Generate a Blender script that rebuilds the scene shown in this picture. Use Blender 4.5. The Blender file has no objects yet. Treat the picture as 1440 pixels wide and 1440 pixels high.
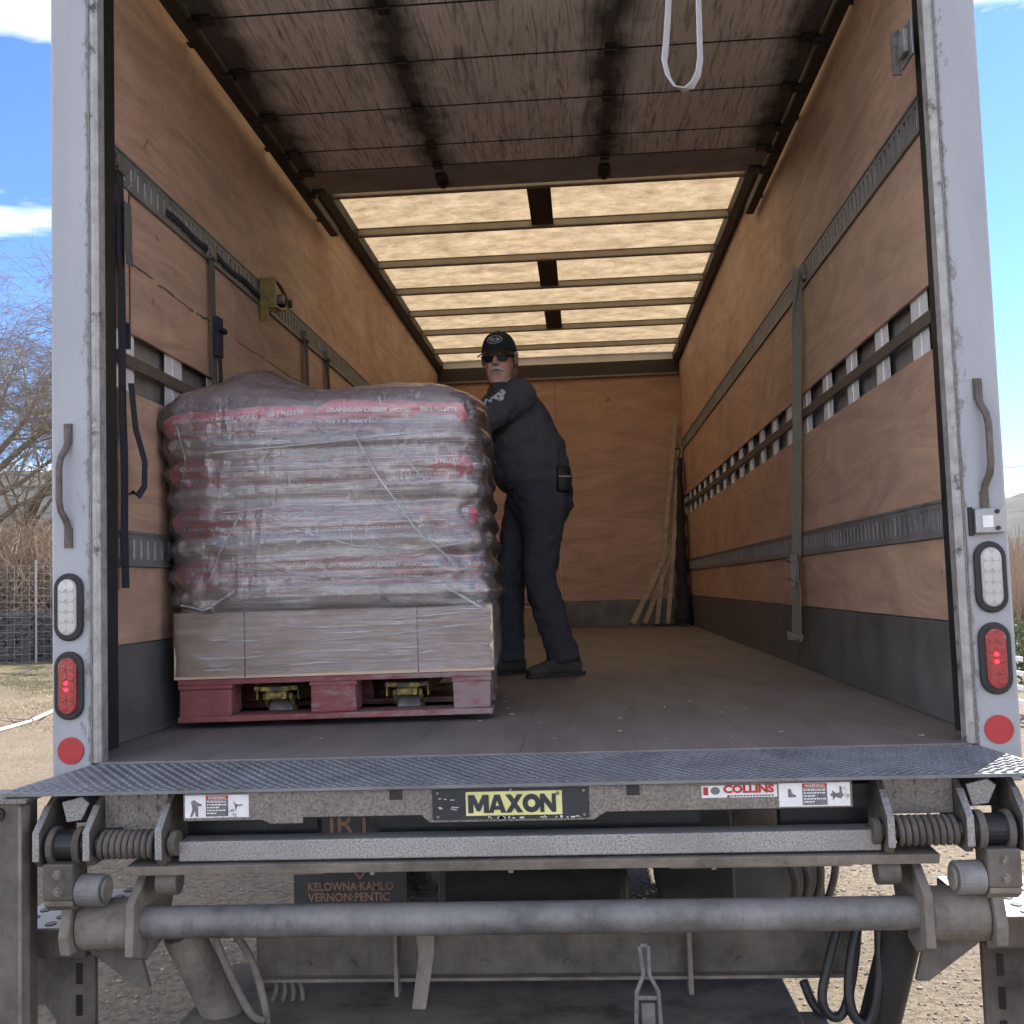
import bpy, bmesh, math, random
from mathutils import Vector, Matrix, noise as mnoise
random.seed(11)
SC = bpy.context.scene
COL = SC.collection
PI = math.pi
# ------------------------------------------------------------------ camera
CAM = Vector((0.17777, -2.90919, 0.44721))
YAW, PITCH, ROLL, FPX = math.radians(3.6667), math.radians(3.9464), math.radians(-1.8569), 1512.07
FW = Vector((-math.sin(YAW)*math.cos(PITCH), math.cos(YAW)*math.cos(PITCH), math.sin(PITCH)))
RT0 = Vector((math.cos(YAW), math.sin(YAW), 0)); UP0 = RT0.cross(FW)
RT = RT0*math.cos(ROLL) + UP0*math.sin(ROLL); UP = UP0*math.cos(ROLL) - RT0*math.sin(ROLL)
def at(x, y, X=None, Y=None, Z=None):
    """pixel of the photograph -> world point on a given plane"""
    d = FW + RT*((x-720)/FPX) + UP*((720-y)/FPX)
    t = (X-CAM.x)/d.x if X is not None else (Y-CAM.y)/d.y if Y is not None else (Z-CAM.z)/d.z
    return CAM + d*t
cam = bpy.data.cameras.new('camera'); camo = bpy.data.objects.new('camera', cam); COL.objects.link(camo)
m = Matrix((RT, UP, -FW)).transposed().to_4x4(); m.translation = CAM; camo.matrix_world = m
cam.sensor_fit = 'HORIZONTAL'; cam.sensor_width = 36; cam.lens = 36*FPX/1440
cam.clip_start = 0.02; cam.clip_end = 8000
SC.camera = camo
# ------------------------------------------------------------------ light
SUN_AZ, SUN_EL = math.radians(35.6), math.radians(37)      # azimuth from +Y towards +X
SUN_DIR = Vector((math.sin(SUN_AZ)*math.cos(SUN_EL), math.cos(SUN_AZ)*math.cos(SUN_EL), math.sin(SUN_EL)))
world = bpy.data.worlds.new('World'); SC.world = world; world.use_nodes = True
wn = world.node_tree; wn.nodes.clear()
def wnode(t, **k):
    n = wn.nodes.new(t)
    for a, b in k.items(): setattr(n, a, b)
    return n
sky = wnode('ShaderNodeTexSky', sky_type='NISHITA', sun_disc=False, sun_elevation=SUN_EL, sun_rotation=SUN_AZ,
            air_density=1.0, dust_density=0.1, ozone_density=4.5, altitude=1500)
bg = wnode('ShaderNodeBackground'); wo = wnode('ShaderNodeOutputWorld')
tc = wnode('ShaderNodeTexCoord'); mp = wnode('ShaderNodeMapping'); mp.inputs['Scale'].default_value = (1.0, 1.0, 4.5); mp.inputs['Location'].default_value = (31.32, 35.12, 22.02)
cn = wnode('ShaderNodeTexNoise'); cn.inputs['Scale'].default_value = 1.9; cn.inputs['Detail'].default_value = 6; cn.inputs['Roughness'].default_value = .52
sx = wnode('ShaderNodeSeparateXYZ')
low = wnode('ShaderNodeMapRange'); low.inputs[1].default_value = .02; low.inputs[2].default_value = .17; low.inputs[3].default_value = .17; low.inputs[4].default_value = .012
add = wnode('ShaderNodeMath', operation='ADD')
cr = wnode('ShaderNodeMapRange'); cr.inputs[1].default_value = .495; cr.inputs[2].default_value = .76
mixc = wnode('ShaderNodeMix', data_type='RGBA'); mixc.inputs[7].default_value = (18.5, 17.6, 16.6, 1)
L = wn.links.new
L(tc.outputs['Generated'], mp.inputs['Vector']); L(mp.outputs[0], cn.inputs['Vector'])
L(tc.outputs['Generated'], sx.inputs[0]); L(sx.outputs['Z'], low.inputs[0])
L(cn.outputs[0], add.inputs[0]); L(low.outputs[0], add.inputs[1]); L(add.outputs[0], cr.inputs[0])
L(cr.outputs[0], mixc.inputs[0]); deep = wnode('ShaderNodeMix', data_type='RGBA', blend_type='MULTIPLY'); deep.inputs[0].default_value = 1; deep.inputs[7].default_value = (.53, .58, .70, 1); L(sky.outputs[0], deep.inputs[6]); L(deep.outputs[2], mixc.inputs[6]); L(mixc.outputs[2], bg.inputs[0]); L(bg.outputs[0], wo.inputs[0])
bg.inputs['Strength'].default_value = 0.056
sl = bpy.data.lights.new('sun', 'SUN'); sl.energy = 2.0; sl.angle = math.radians(.55); sl.color = (1, .955, .88)
slo = bpy.data.objects.new('sun', sl); COL.objects.link(slo); slo.rotation_euler = SUN_DIR.to_track_quat('Z', 'Y').to_euler(); slo.location = (0, 0, 30)
vs = SC.view_settings; vs.view_transform = 'Standard'; vs.look = 'None'; vs.gamma = 1; vs.use_curve_mapping = False; vs.exposure = 2.8
cy = SC.cycles; cy.use_denoising = True; cy.use_adaptive_sampling = True; cy.adaptive_threshold = .012
cy.max_bounces = 8; cy.diffuse_bounces = 5; cy.glossy_bounces = 3; cy.transmission_bounces = 5; cy.transparent_max_bounces = 14
cy.caustics_reflective = False; cy.caustics_refractive = False; cy.sample_clamp_indirect = 6
try: cy.denoiser = 'OPENIMAGEDENOISE'
except Exception: pass

# ------------------------------------------------------------------ materials
class NT:
    def __init__(s, name):
        s.m = bpy.data.materials.new(name); s.m.use_nodes = True; s.t = s.m.node_tree; s.t.nodes.clear()
        s.out = s.t.nodes.new('ShaderNodeOutputMaterial'); s.tc = s.t.nodes.new('ShaderNodeTexCoord')
    def n(s, t, **k):
        o = s.t.nodes.new(t)
        for a, b in k.items(): setattr(o, a, b)
        return o
    def l(s, a, b): s.t.links.new(a, b)
    def noise(s, scale=(1, 1, 1), sc=5., det=5, rough=.6, dist=0., loc=(0, 0, 0)):
        mp = s.n('ShaderNodeMapping'); mp.inputs['Scale'].default_value = scale; mp.inputs['Location'].default_value = loc
        s.l(s.tc.outputs['Object'], mp.inputs[0])
        t = s.n('ShaderNodeTexNoise'); t.inputs['Scale'].default_value = sc; t.inputs['Detail'].default_value = det
        t.inputs['Roughness'].default_value = rough; t.inputs['Distortion'].default_value = dist
        s.l(mp.outputs[0], t.inputs['Vector']); return t.outputs[0]
    def rng(s, v, a, b, c=0., d=1.):
        r = s.n('ShaderNodeMapRange'); s.l(v, r.inputs[0])
        for i, x in enumerate((a, b, c, d)): r.inputs[i+1].default_value = x
        return r.outputs[0]
    def math(s, op, a, b):
        r = s.n('ShaderNodeMath', operation=op)
        for i, x in enumerate((a, b)):
            if isinstance(x, (int, float)): r.inputs[i].default_value = x
            else: s.l(x, r.inputs[i])
        return r.outputs[0]
    def mix(s, f, a, b, bt='MIX'):
        r = s.n('ShaderNodeMix', data_type='RGBA', blend_type=bt)
        if isinstance(f, (int, float)): r.inputs[0].default_value = f
        else: s.l(f, r.inputs[0])
        for i, x in ((6, a), (7, b)):
            if isinstance(x, tuple): r.inputs[i].default_value = x if len(x) == 4 else (*x, 1)
            else: s.l(x, r.inputs[i])
        return r.outputs[2]
    def bsdf(s, col, rough=.6, metal=0., bump=None, bs=.3, bd=.01, spec=.5, alpha=None, coat=0, emit=None):
        p = s.n('ShaderNodeBsdfPrincipled')
        if isinstance(col, tuple): p.inputs['Base Color'].default_value = col if len(col) == 4 else (*col, 1)
        else: s.l(col, p.inputs['Base Color'])
        if isinstance(rough, (int, float)): p.inputs['Roughness'].default_value = rough
        else: s.l(rough, p.inputs['Roughness'])
        p.inputs['Metallic'].default_value = metal; p.inputs['Specular IOR Level'].default_value = spec
        p.inputs['Coat Weight'].default_value = coat
        if bump is not None:
            b = s.n('ShaderNodeBump'); b.inputs['Strength'].default_value = bs; b.inputs['Distance'].default_value = bd
            s.l(bump, b.inputs['Height']); s.l(b.outputs[0], p.inputs['Normal'])
        if emit: p.inputs['Emission Color'].default_value = (*emit[0], 1); p.inputs['Emission Strength'].default_value = emit[1]
        return p
    def done(s, p):
        s.l(p.outputs[0], s.out.inputs['Surface']); return s.m

def simple(name, col, rough=.6, metal=0., var=.35, sc=9., bs=.15, dirt=None, spec=.4, bd=.006):
    """a colour with uneven tone, fine relief and optional dirt patches"""
    t = NT(name); a = t.noise(sc=sc, det=6); b = t.noise(sc=sc*11, det=3, loc=(3, 1, 7))
    dark = tuple(c*(1-var) for c in col); light = tuple(min(1, c*(1+var)) for c in col)
    c = t.mix(t.rng(a, .3, .7), dark, light)
    if dirt:
        dcol, lo, hi = dirt
        c = t.mix(t.rng(t.noise(sc=sc*.6, det=9, rough=.72, loc=(9, 2, 4)), lo, hi), c, dcol)
    r = t.rng(a, .2, .8, max(.05, rough-.12), min(1, rough+.12))
    return t.done(t.bsdf(c, r, metal, b, bs, bd, spec))

def plywood(name, base, axis, light=1.0):
    t = NT(name)
    s1 = {'x': (9, 1, .8), 'y': (9, .55, 2.6), 'b': (.5, 9, 2.4)}[axis]
    g = t.noise(s1, 2.2, 8, .62, 2.6); fine = t.noise(tuple(v*(.7 if v < 1 else 5) for v in s1), 7, 6, .6)
    blot = t.noise((1, 1, 1), 1.1, 5, .6, .6, (4, 4, 1)); sc = t.noise({'x': (30, 3, 1), 'y': (1, 3, 26), 'b': (3, 1, 26)}[axis], 3, 3, .5, .4, (7, 1, 2))
    b = tuple(base)
    c = t.mix(t.rng(g, .36, .68), tuple(v*.74 for v in b), tuple(min(1, v*1.2) for v in b))
    c = t.mix(t.math('MULTIPLY', t.rng(fine, .5, .75), .35), c, tuple(v*.6 for v in b))
    c = t.mix(t.rng(blot, .35, .75, 0, .55), c, (b[0]*.62, b[1]*.66, b[2]*.8))
    knots = t.noise((2, 1.4, 2.4), 2.6, 4, .5, 1.8, (1, 8, 3))
    c = t.mix(t.rng(knots, .70, .76, 0, .75), c, tuple(v*.35 for v in b))
    c = t.mix(t.rng(sc, .72, .80, 0, .5), c, tuple(min(1, v*1.9+.03) for v in b))
    c = t.mix(t.rng(t.noise(sc=14, det=2, loc=(5, 5, 5)), .77, .80, 0, .7), c, tuple(v*.25 for v in b))
    return t.done(t.bsdf(c, t.rng(blot, .3, .7, .42, .68), 0, fine, .12, .003, .45))

M = {}
M['ply_l'] = plywood('plywood_left', (.555, .36, .25), 'y')
M['ply_r'] = plywood('plywood_right', (.555, .36, .25), 'y')
M['ply_f'] = plywood('plywood_front', (.51, .315, .23), 'b')
M['skirt'] = simple('scuffed_dark_skirt', (.11, .105, .10), .62, 0, .3, 5, .2, ((.16, .15, .14), .58, .8))
M['kick'] = simple('grey_kick_board', (.15, .148, .15), .7, 0, .35, 7, .2, ((.16, .12, .10), .55, .75))
def floor_mat():
    t = NT('worn_floor'); a = t.noise((3, .5, 1), 3, 7, .6, .6); b = t.noise((1, 1, 1), 2.2, 6, .65, 0, (2, 8, 1)); f = t.noise((40, 3, 1), 5, 4)
    c = t.mix(t.rng(a, .3, .7), (.128, .110, .102), (.205, .178, .166)); c = t.mix(t.rng(b, .45, .75, 0, .6), c, (.235, .21, .195))
    c = t.mix(t.rng(f, .62, .8, 0, .45), c, (.085, .07, .062)); c = t.mix(t.rng(t.noise(sc=60, det=2), .74, .78, 0, .8), c, (.4, .36, .3))
    return t.done(t.bsdf(c, t.rng(b, .3, .7, .55, .8), 0, f, .1, .002))
M['floor'] = floor_mat()
def door_mat():
    t = NT('weathered_door_panel')
    st = t.noise((26, 1.3, 1), 2.6, 6, .65, .9); b = t.noise((1, 1, 1), 2.0, 6, .6); st2 = t.noise((11, .9, 1), 3, 5, .6, 1.4, (3, 7, 0)); pale = t.noise((60, 2.2, 1), 2.2, 4, .55, .5, (1, 1, 4))
    c = t.mix(t.rng(b, .3, .7), (.68, .66, .66), (.80, .77, .77))
    c = t.mix(t.rng(st2, .50, .66, 0, .75), c, (.30, .27, .26)); c = t.mix(t.rng(st, .53, .68, 0, .85), c, (.16, .145, .14))
    c = t.mix(t.rng(pale, .62, .74, 0, .45), c, (.66, .62, .59))
    # greasy black bands rubbed in along the hinge lines and the roller edges (stains with a shape of their own)
    sep = t.n('ShaderNodeSeparateXYZ'); t.l(t.tc.outputs['Object'], sep.inputs[0])
    w = t.math('MULTIPLY', t.math('SUBTRACT', t.noise((1, 1, 1), 5, 5), .5), .22)
    x = t.math('ADD', sep.outputs['X'], w)
    tot = None
    for cx, hw in ((-.47, .02), (.36, .02), (-1.15, .05), (1.15, .045)):
        d = t.math('ABSOLUTE', t.math('SUBTRACT', x, cx), 0)
        k = t.rng(d, hw, hw+.12, .90, 0.)
        tot = k if tot is None else t.math('MAXIMUM', tot, k)
    c = t.mix(tot, c, (.013, .013, .014))
    return t.done(t.bsdf(c, .72, 0, st, .2, .003))
M['door'] = door_mat()
M['door_rail'] = simple('dull_brown_door_rail', (.30, .285, .285), .6, 0, .25, 6, .1)
def roof_mat():
    t = NT('translucent_fibreglass')
    a = t.noise((1, 1.3, 1), 5, 12, .78, .15); b = t.noise((1.2, 2.0, 1), 17, 8, .7, .1, (5, 3, 1))
    c = t.mix(t.rng(a, .36, .64), (.21, .145, .08), (.44, .34, .21)); c = t.mix(t.rng(b, .5, .75, 0, .6), c, (.25, .175, .10))
    tr = t.n('ShaderNodeBsdfTranslucent'); t.l(c, tr.inputs[0]); df = t.n('ShaderNodeBsdfDiffuse'); t.l(c, df.inputs[0])
    mx = t.n('ShaderNodeMixShader'); mx.inputs[0].default_value = .62; t.l(df.outputs[0], mx.inputs[1]); t.l(tr.outputs[0], mx.inputs[2])
    t.l(mx.outputs[0], t.out.inputs['Surface']); return t.m
M['roof'] = roof_mat()
M['bow'] = simple('galvanised_roof_bow', (.34, .31, .27), .45, .55, .2, 8, .06)
M['rail'] = simple('dark_roof_rail', (.045, .038, .034), .6, .2, .2, 6, .08)
M['track'] = simple('dark_steel_track', (.23, .225, .22), .5, .3, .3, 10, .1, ((.24, .20, .16), .6, .85))
M['alu'] = simple('bare_aluminium', (.80, .80, .81), .4, .1, .12, 12, .08, ((.45, .44, .43), .64, .85))
M['skin_panel'] = simple('grey_wall_sheet', (.30, .28, .265), .5, .3, .25, 8, .06)
M['midrail'] = simple('brown_grey_rail', (.12, .098, .085), .55, .2, .25, 9, .08)
M['blackch'] = simple('grimy_black_channel', (.016, .016, .017), .55, .1, .4, 16, .3, ((.11, .10, .09), .68, .8))
def white_paint():
    t = NT('chipped_white_paint')
    a = t.noise((1, 1, .25), 6, 6); ch = t.noise((1, 1, .5), 26, 8, .75); st = t.noise((30, 1, .35), 3, 4, .6, 0, (2, 2, 1))
    c = t.mix(t.rng(a, .3, .7), (.29, .298, .32), (.36, .368, .39)); c = t.mix(t.rng(st, .58, .8, 0, .4), c, (.42, .41, .41))
    sep = t.n('ShaderNodeSeparateXYZ'); t.l(t.tc.outputs['Object'], sep.inputs[0])
    e = t.rng(t.math('ABSOLUTE', sep.outputs['X'], 0), 1.185, 1.235, .20, 0.)
    c = t.mix(t.rng(t.math('ADD', ch, e), .665, .71, 0, .8), c, (.17, .155, .145))
    c = t.mix(t.rng(t.noise((5, 5, 1.2), 5, 5, .6, .4, (4, 9, 3)), .69, .78, 0, .35), c, (.46, .30, .17))
    return t.done(t.bsdf(c, t.rng(a, .3, .7, .3, .5), 0, ch, .06, .003, .5))
M['white'] = white_paint()
M['trim'] = simple('scraped_aluminium_trim', (.34, .33, .32), .5, .35, .3, 22, .2, ((.07, .065, .06), .57, .66))
M['white_out'] = simple('white_body_paint', (.74, .75, .77), .35, 0, .06, 4, .02)
M['handle'] = simple('brown_rubbed_steel', (.11, .092, .080), .5, .3, .35, 40, .2, ((.20, .12, .07), .66, .8))
M['rubber'] = simple('black_rubber', (.028, .028, .029), .7, 0, .3, 30, .15, ((.10, .09, .085), .62, .85))
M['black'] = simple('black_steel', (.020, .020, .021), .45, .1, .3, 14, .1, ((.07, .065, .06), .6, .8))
def lens_mat(name, col, emit=None):
    t = NT(name); b = t.noise((1, 1, 1), 160, 2)
    return t.done(t.bsdf(col, .18, 0, b, .3, .002, .6, coat=.5, emit=emit))
M['lens_w'] = lens_mat('clear_lens', (.33, .33, .32)); M['cell_w'] = lens_mat('clear_lens_cell', (.40, .40, .385))
M['lens_r'] = lens_mat('red_lens', (.24, .014, .018)); M['cell_r'] = lens_mat('red_lens_cell', (.29, .016, .022)); M['cell_lit'] = lens_mat('lit_red_diode', (.8, .01, .02), ((1, .01, .03), .9))
M['reflector'] = simple('red_reflector', (.40, .035, .04), .35, 0, .12, 30, .05, ((.65, .3, .28), .74, .8))
M['steel'] = simple('satin_steel', (.30, .30, .305), .4, .6, .15, 20, .05)
M['sticker'] = simple('worn_white_sticker', (.72, .72, .72), .55, 0, .1, 30, .05, ((.12, .12, .12), .60, .64))
def galv(name, col, sc=210):
    t = NT(name); a = t.noise((1, 1, 1), sc, 3, .6); b = t.noise((1, 1, 1), 5, 6, .65); st = t.noise((40, 40, 2), 1.4, 5, .6, 0, (3, 0, 1))
    c = t.mix(t.rng(a, .34, .66), tuple(v*.55 for v in col), tuple(min(1, v*1.45) for v in col))
    c = t.mix(t.rng(b, .42, .7, 0, .6), c, tuple(v*.6 for v in col)); c = t.mix(t.rng(st, .55, .75, 0, .5), c, (col[0]*1.0, col[1]*.85, col[2]*.7))
    return t.done(t.bsdf(c, t.rng(a, .3, .7, .4, .65), .35, a, .15, .002, .5))
M['galv'] = galv('galvanised_steel', (.30, .29, .28)); M['galv_d'] = galv('dirty_galvanised_steel', (.20, .178, .158), 150)
M['tread'] = simple('worn_tread_plate', (.165, .17, .18), .48, .4, .3, 7, .1, ((.22, .22, .225), .5, .75))
def dirty_steel(name, col, dust, rust=.5, rough=.7, metal=.15):
    """painted steel under road dust: uneven tone, rust freckles, rubbed bright scratches, dust lying on top"""
    t = NT(name); a = t.noise(sc=6, det=7, rough=.68); b = t.noise(sc=42, det=6, rough=.7, loc=(3, 1, 7)); sp = t.noise(sc=95, det=3, loc=(8, 2, 5)); scr = t.noise((4, 4, 60), 5, 4, .6, .8, (1, 3, 2)); run = t.noise((34, 34, 2), 1.6, 5, .6, 0, (2, 9, 4))
    c = t.mix(t.rng(a, .32, .68), tuple(v*.45 for v in col), tuple(min(1, v*1.6) for v in col))
    c = t.mix(t.rng(run, .52, .74, 0, .55), c, tuple(v*.5 for v in col))
    c = t.mix(t.rng(b, .56, .72, 0, rust), c, (.16, .085, .045)); c = t.mix(t.rng(sp, .66, .74, 0, .7), c, tuple(v*.3 for v in col))
    c = t.mix(t.rng(scr, .68, .76, 0, .55), c, (.42, .41, .40))
    geo = t.n('ShaderNodeNewGeometry'); sep = t.n('ShaderNodeSeparateXYZ'); t.l(geo.outputs['Normal'], sep.inputs[0])
    top = t.math('MULTIPLY', t.rng(sep.outputs['Z'], .1, .9, .25, 1), t.rng(a, .35, .62, .15, .9))
    c = t.mix(top, c, dust)
    return t.done(t.bsdf(c, t.rng(b, .3, .7, rough-.15, min(1, rough+.15)), metal, b, .35, .004, .4))
M['grime'] = dirty_steel('road_grimed_steel', (.098, .086, .075), (.185, .158, .130), .6)
M['tube'] = dirty_steel('dusty_torque_tube', (.165, .160, .158), (.215, .205, .195), .4, .6, .25)
M['dust'] = dirty_steel('dust_caked_steel', (.165, .145, .122), (.225, .195, .16), .5, .85, 0)
M['flap'] = simple('dusty_mud_flap', (.055, .052, .050), .85, 0, .25, 4, .1, ((.10, .09, .08), .5, .8))
M['flap_txt'] = simple('faded_orange_lettering', (.26, .15, .10), .8, 0, .3, 30, .05)
M['yel_plate'] = simple('pale_yellow_decal', (.66, .64, .27), .5, 0, .08, 20, .03, ((.4, .4, .25), .66, .8))
M['navy'] = simple('scratched_dark_decal', (.024, .027, .034), .42, 0, .3, 12, .06, ((.22, .23, .26), .64, .73))
M['ink'] = simple('dark_ink', (.03, .032, .04), .5, 0, .2, 30, .03)
M['ink_grey'] = simple('worn_grey_ink', (.14, .14, .15), .6, 0, .4, 60, .03)
M['redink'] = simple('red_ink', (.42, .04, .035), .5, 0, .2, 40, .03)
M['paleink'] = simple('pale_ink', (.62, .60, .62), .5, 0, .15, 40, .03)
M['strap_g'] = simple('faded_olive_webbing', (.25, .235, .185), .85, 0, .18, 60, .3)
M['strap_k'] = simple('dark_navy_webbing', (.022, .025, .035), .8, 0, .3, 50, .3)
M['strap_gr'] = simple('grey_webbing', (.11, .105, .10), .85, 0, .2, 50, .3)
M['strap_w'] = simple('white_webbing', (.46, .46, .47), .8, 0, .1, 60, .25)
M['brass'] = simple('yellow_zinc_steel', (.24, .19, .07), .4, .7, .25, 30, .05, ((.1, .08, .04), .6, .8))
M['pine'] = plywood('pale_pine_board', (.48, .36, .24), 'b')
M['pallet_old'] = plywood('weathered_pallet_board', (.42, .34, .20), 'b')
M['blanket'] = simple('dark_quilted_blanket', (.028, .028, .034), .95, 0, .3, 14, .5)
M['card'] = simple('brown_cardboard', (.64, .47, .345), .85, 0, .10, 4, .06)
def pallet_paint():
    t = NT('chipped_red_pallet_paint'); a = t.noise((2, 8, 8), 4, 7, .7); b = t.noise((10, 3, 60), 3, 5, .6)
    sep = t.n('ShaderNodeSeparateXYZ'); t.l(t.tc.outputs['Object'], sep.inputs[0])
    w = t.rng(sep.outputs['X'], -.45, .55, -.16, .13)
    c = t.mix(t.rng(t.noise(sc=8), .3, .7), (.19, .05, .053), (.26, .09, .088)); c = t.mix(t.rng(t.math('ADD', a, w), .46, .60, 0, .85), c, (.27, .205, .20))
    c = t.mix(t.rng(b, .58, .7, 0, .8), c, (.09, .05, .05)); return t.done(t.bsdf(c, .85, 0, b, .5, .004))
M['pallet'] = pallet_paint()
M['jack_y'] = simple('yellow_jack_paint', (.36, .27, .08), .7, 0, .3, 30, .1, ((.06, .05, .04), .44, .58))
def bag(name, c1, c2, sc, grain=None):
    t = NT(name); a = t.noise((1, 1, 2), sc, 5, .6); w = t.noise((2, 2, 9), 6, 5, .6, 1.2)
    c = t.mix(t.rng(a, .3, .7), c1, c2)
    if grain: c = t.mix(t.rng(t.noise((1, 1, 1.5), 120, 2), .45, .62), c, grain)
    return t.done(t.bsdf(c, .34, 0, w, .5, .02, .55))
M['bag_red'] = bag('maroon_bag_film', (.52, .06, .10), (.68, .14, .18), 5)
M['bag_clear'] = bag('clear_bag_of_pellets', (.62, .40, .41), (.74, .70, .70), 6, (.50, .38, .30))
def film(name, base, glint_streak, tint, horizontal=True, rough=.22, mask=False, trans=.15, top=None):
    t = NT(name)
    s = (1.1, 1.1, 34) if horizontal else (3, 3, 3)
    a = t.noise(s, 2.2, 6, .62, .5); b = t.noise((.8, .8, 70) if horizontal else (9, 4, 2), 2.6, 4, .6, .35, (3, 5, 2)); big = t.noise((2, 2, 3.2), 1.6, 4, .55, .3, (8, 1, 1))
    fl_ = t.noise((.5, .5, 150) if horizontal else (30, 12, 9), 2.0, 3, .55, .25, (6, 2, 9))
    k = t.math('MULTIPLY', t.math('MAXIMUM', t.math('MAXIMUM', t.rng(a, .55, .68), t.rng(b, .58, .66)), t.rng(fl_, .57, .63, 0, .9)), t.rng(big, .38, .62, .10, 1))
    hz = t.math('ADD', t.math('MULTIPLY', k, glint_streak), t.rng(big, .3, .7, base*.5, base*1.5))  # film's own haze plus white streaks painted in as sky reflections
    if mask:   # the winding starts a hand's breadth in from the left corner of the front
        sep = t.n('ShaderNodeSeparateXYZ'); t.l(t.tc.outputs['Object'], sep.inputs[0])
        wob = t.math('MULTIPLY', t.math('SUBTRACT', t.noise((1, 1, 5), 3, 4, .6, 0, (1, 6, 2)), .5), .3)
        hz = t.math('MULTIPLY', hz, t.rng(t.math('ADD', sep.outputs['X'], wob), -.43, -.37, .12, 1))
    if top:    # extra pale haze painted in above the bags to lighten the hood top
        sep = t.n('ShaderNodeSeparateXYZ'); t.l(t.tc.outputs['Object'], sep.inputs[0])
        hz = t.math('ADD', hz, t.rng(sep.outputs['Z'], 1.06, 1.14, 0, top))
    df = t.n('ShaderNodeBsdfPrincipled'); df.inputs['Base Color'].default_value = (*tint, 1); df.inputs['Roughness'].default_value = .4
    bp = t.n('ShaderNodeBump'); bp.inputs['Strength'].default_value = .8; bp.inputs['Distance'].default_value = .015
    t.l(t.math('ADD', a, t.math('MULTIPLY', b, .6)), bp.inputs['Height'])
    gl = t.n('ShaderNodeBsdfGlossy'); gl.inputs['Roughness'].default_value = rough; t.l(bp.outputs[0], gl.inputs['Normal']); t.l(bp.outputs[0], df.inputs['Normal'])
    fr = t.n('ShaderNodeFresnel'); fr.inputs['IOR'].default_value = 1.5; t.l(bp.outputs[0], fr.inputs['Normal'])
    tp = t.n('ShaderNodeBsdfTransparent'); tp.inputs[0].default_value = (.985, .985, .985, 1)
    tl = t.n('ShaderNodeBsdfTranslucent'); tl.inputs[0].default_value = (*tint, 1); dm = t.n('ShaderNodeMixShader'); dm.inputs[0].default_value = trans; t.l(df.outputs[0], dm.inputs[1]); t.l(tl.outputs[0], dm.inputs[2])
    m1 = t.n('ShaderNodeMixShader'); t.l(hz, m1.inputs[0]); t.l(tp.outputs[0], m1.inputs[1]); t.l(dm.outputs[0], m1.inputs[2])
    m2 = t.n('ShaderNodeMixShader'); t.l(t.math('ADD', t.math('MULTIPLY', fr.outputs[0], 1.1), .045), m2.inputs[0]); t.l(m1.outputs[0], m2.inputs[1]); t.l(gl.outputs[0], m2.inputs[2])
    t.l(m2.outputs[0], t.out.inputs['Surface']); return t.m
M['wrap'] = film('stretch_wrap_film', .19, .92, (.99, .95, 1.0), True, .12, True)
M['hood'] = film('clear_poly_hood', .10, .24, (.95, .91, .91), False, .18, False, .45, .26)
def skin_mat():
    t = NT('ruddy_skin'); a = t.noise(sc=26, det=5); b = t.noise(sc=160, det=3, loc=(2, 2, 2))
    c = t.mix(t.rng(a, .35, .65), (.50, .27, .215), (.66, .41, .33)); c = t.mix(t.rng(t.noise(sc=14, det=3, loc=(7, 1, 1)), .5, .7, 0, .6), c, (.56, .22, .19))
    return t.done(t.bsdf(c, .5, 0, b, .25, .002, .4))
M['skin'] = skin_mat()
M['hair'] = simple('grey_fair_hair', (.26, .21, .165), .7, 0, .35, 60, .5)
M['stache'] = simple('grey_moustache', (.60, .53, .47), .75, 0, .25, 60, .5)
M['cap'] = simple('black_cap_cloth', (.018, .019, .022), .85, 0, .2, 40, .3)
M['glasses'] = simple('dark_sunglasses', (.006, .006, .007), .45, 0, .1, 10, 0.01, None, .2)
M['shirt'] = simple('charcoal_navy_sweatshirt', (.058, .061, .068), .95, 0, .14, 20, .25)
M['trouser'] = simple('dark_navy_trousers', (.042, .045, .054), .92, 0, .14, 14, .25)
M['belt'] = simple('black_leather', (.008, .008, .008), .5, 0, .2, 30, .2)
M['shoe'] = simple('dusty_black_shoe', (.055, .052, .047), .75, 0, .3, 20, .3)
M['print'] = simple('white_print', (.50, .52, .55), .7, 0, .1, 30, .02)
M['bark'] = simple('grey_brown_bark', (.135, .105, .082), .9, 0, .3, 6, .4)
M['twig'] = simple('brown_twigs', (.20, .165, .13), .9, 0, .25, 1.3, .1)
M['brush'] = simple('dry_brown_brush', (.31, .235, .17), .95, 0, .3, .8, .1)
M['stone'] = simple('dark_grey_stone', (.105, .10, .098), .9, 0, .45, 1.7, .4)
M['wire'] = simple('galvanised_wire', (.30, .30, .30), .5, .6, .1, 8, .02)
M['straw'] = simple('dry_grass', (.42, .34, .19), .95, 0, .3, 1.5, .05)
M['green'] = simple('short_green_grass', (.17, .20, .07), .95, 0, .3, 1.5, .05)
M['pebble'] = simple('pale_gravel', (.30, .25, .195), .9, 0, .4, 9, .2)
M['rope'] = simple('white_rope', (.66, .65, .62), .8, 0, .1, 40, .2)
M['shrub'] = simple('olive_shrub_leaves', (.10, .12, .045), .8, 0, .4, 5, .1)
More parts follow.
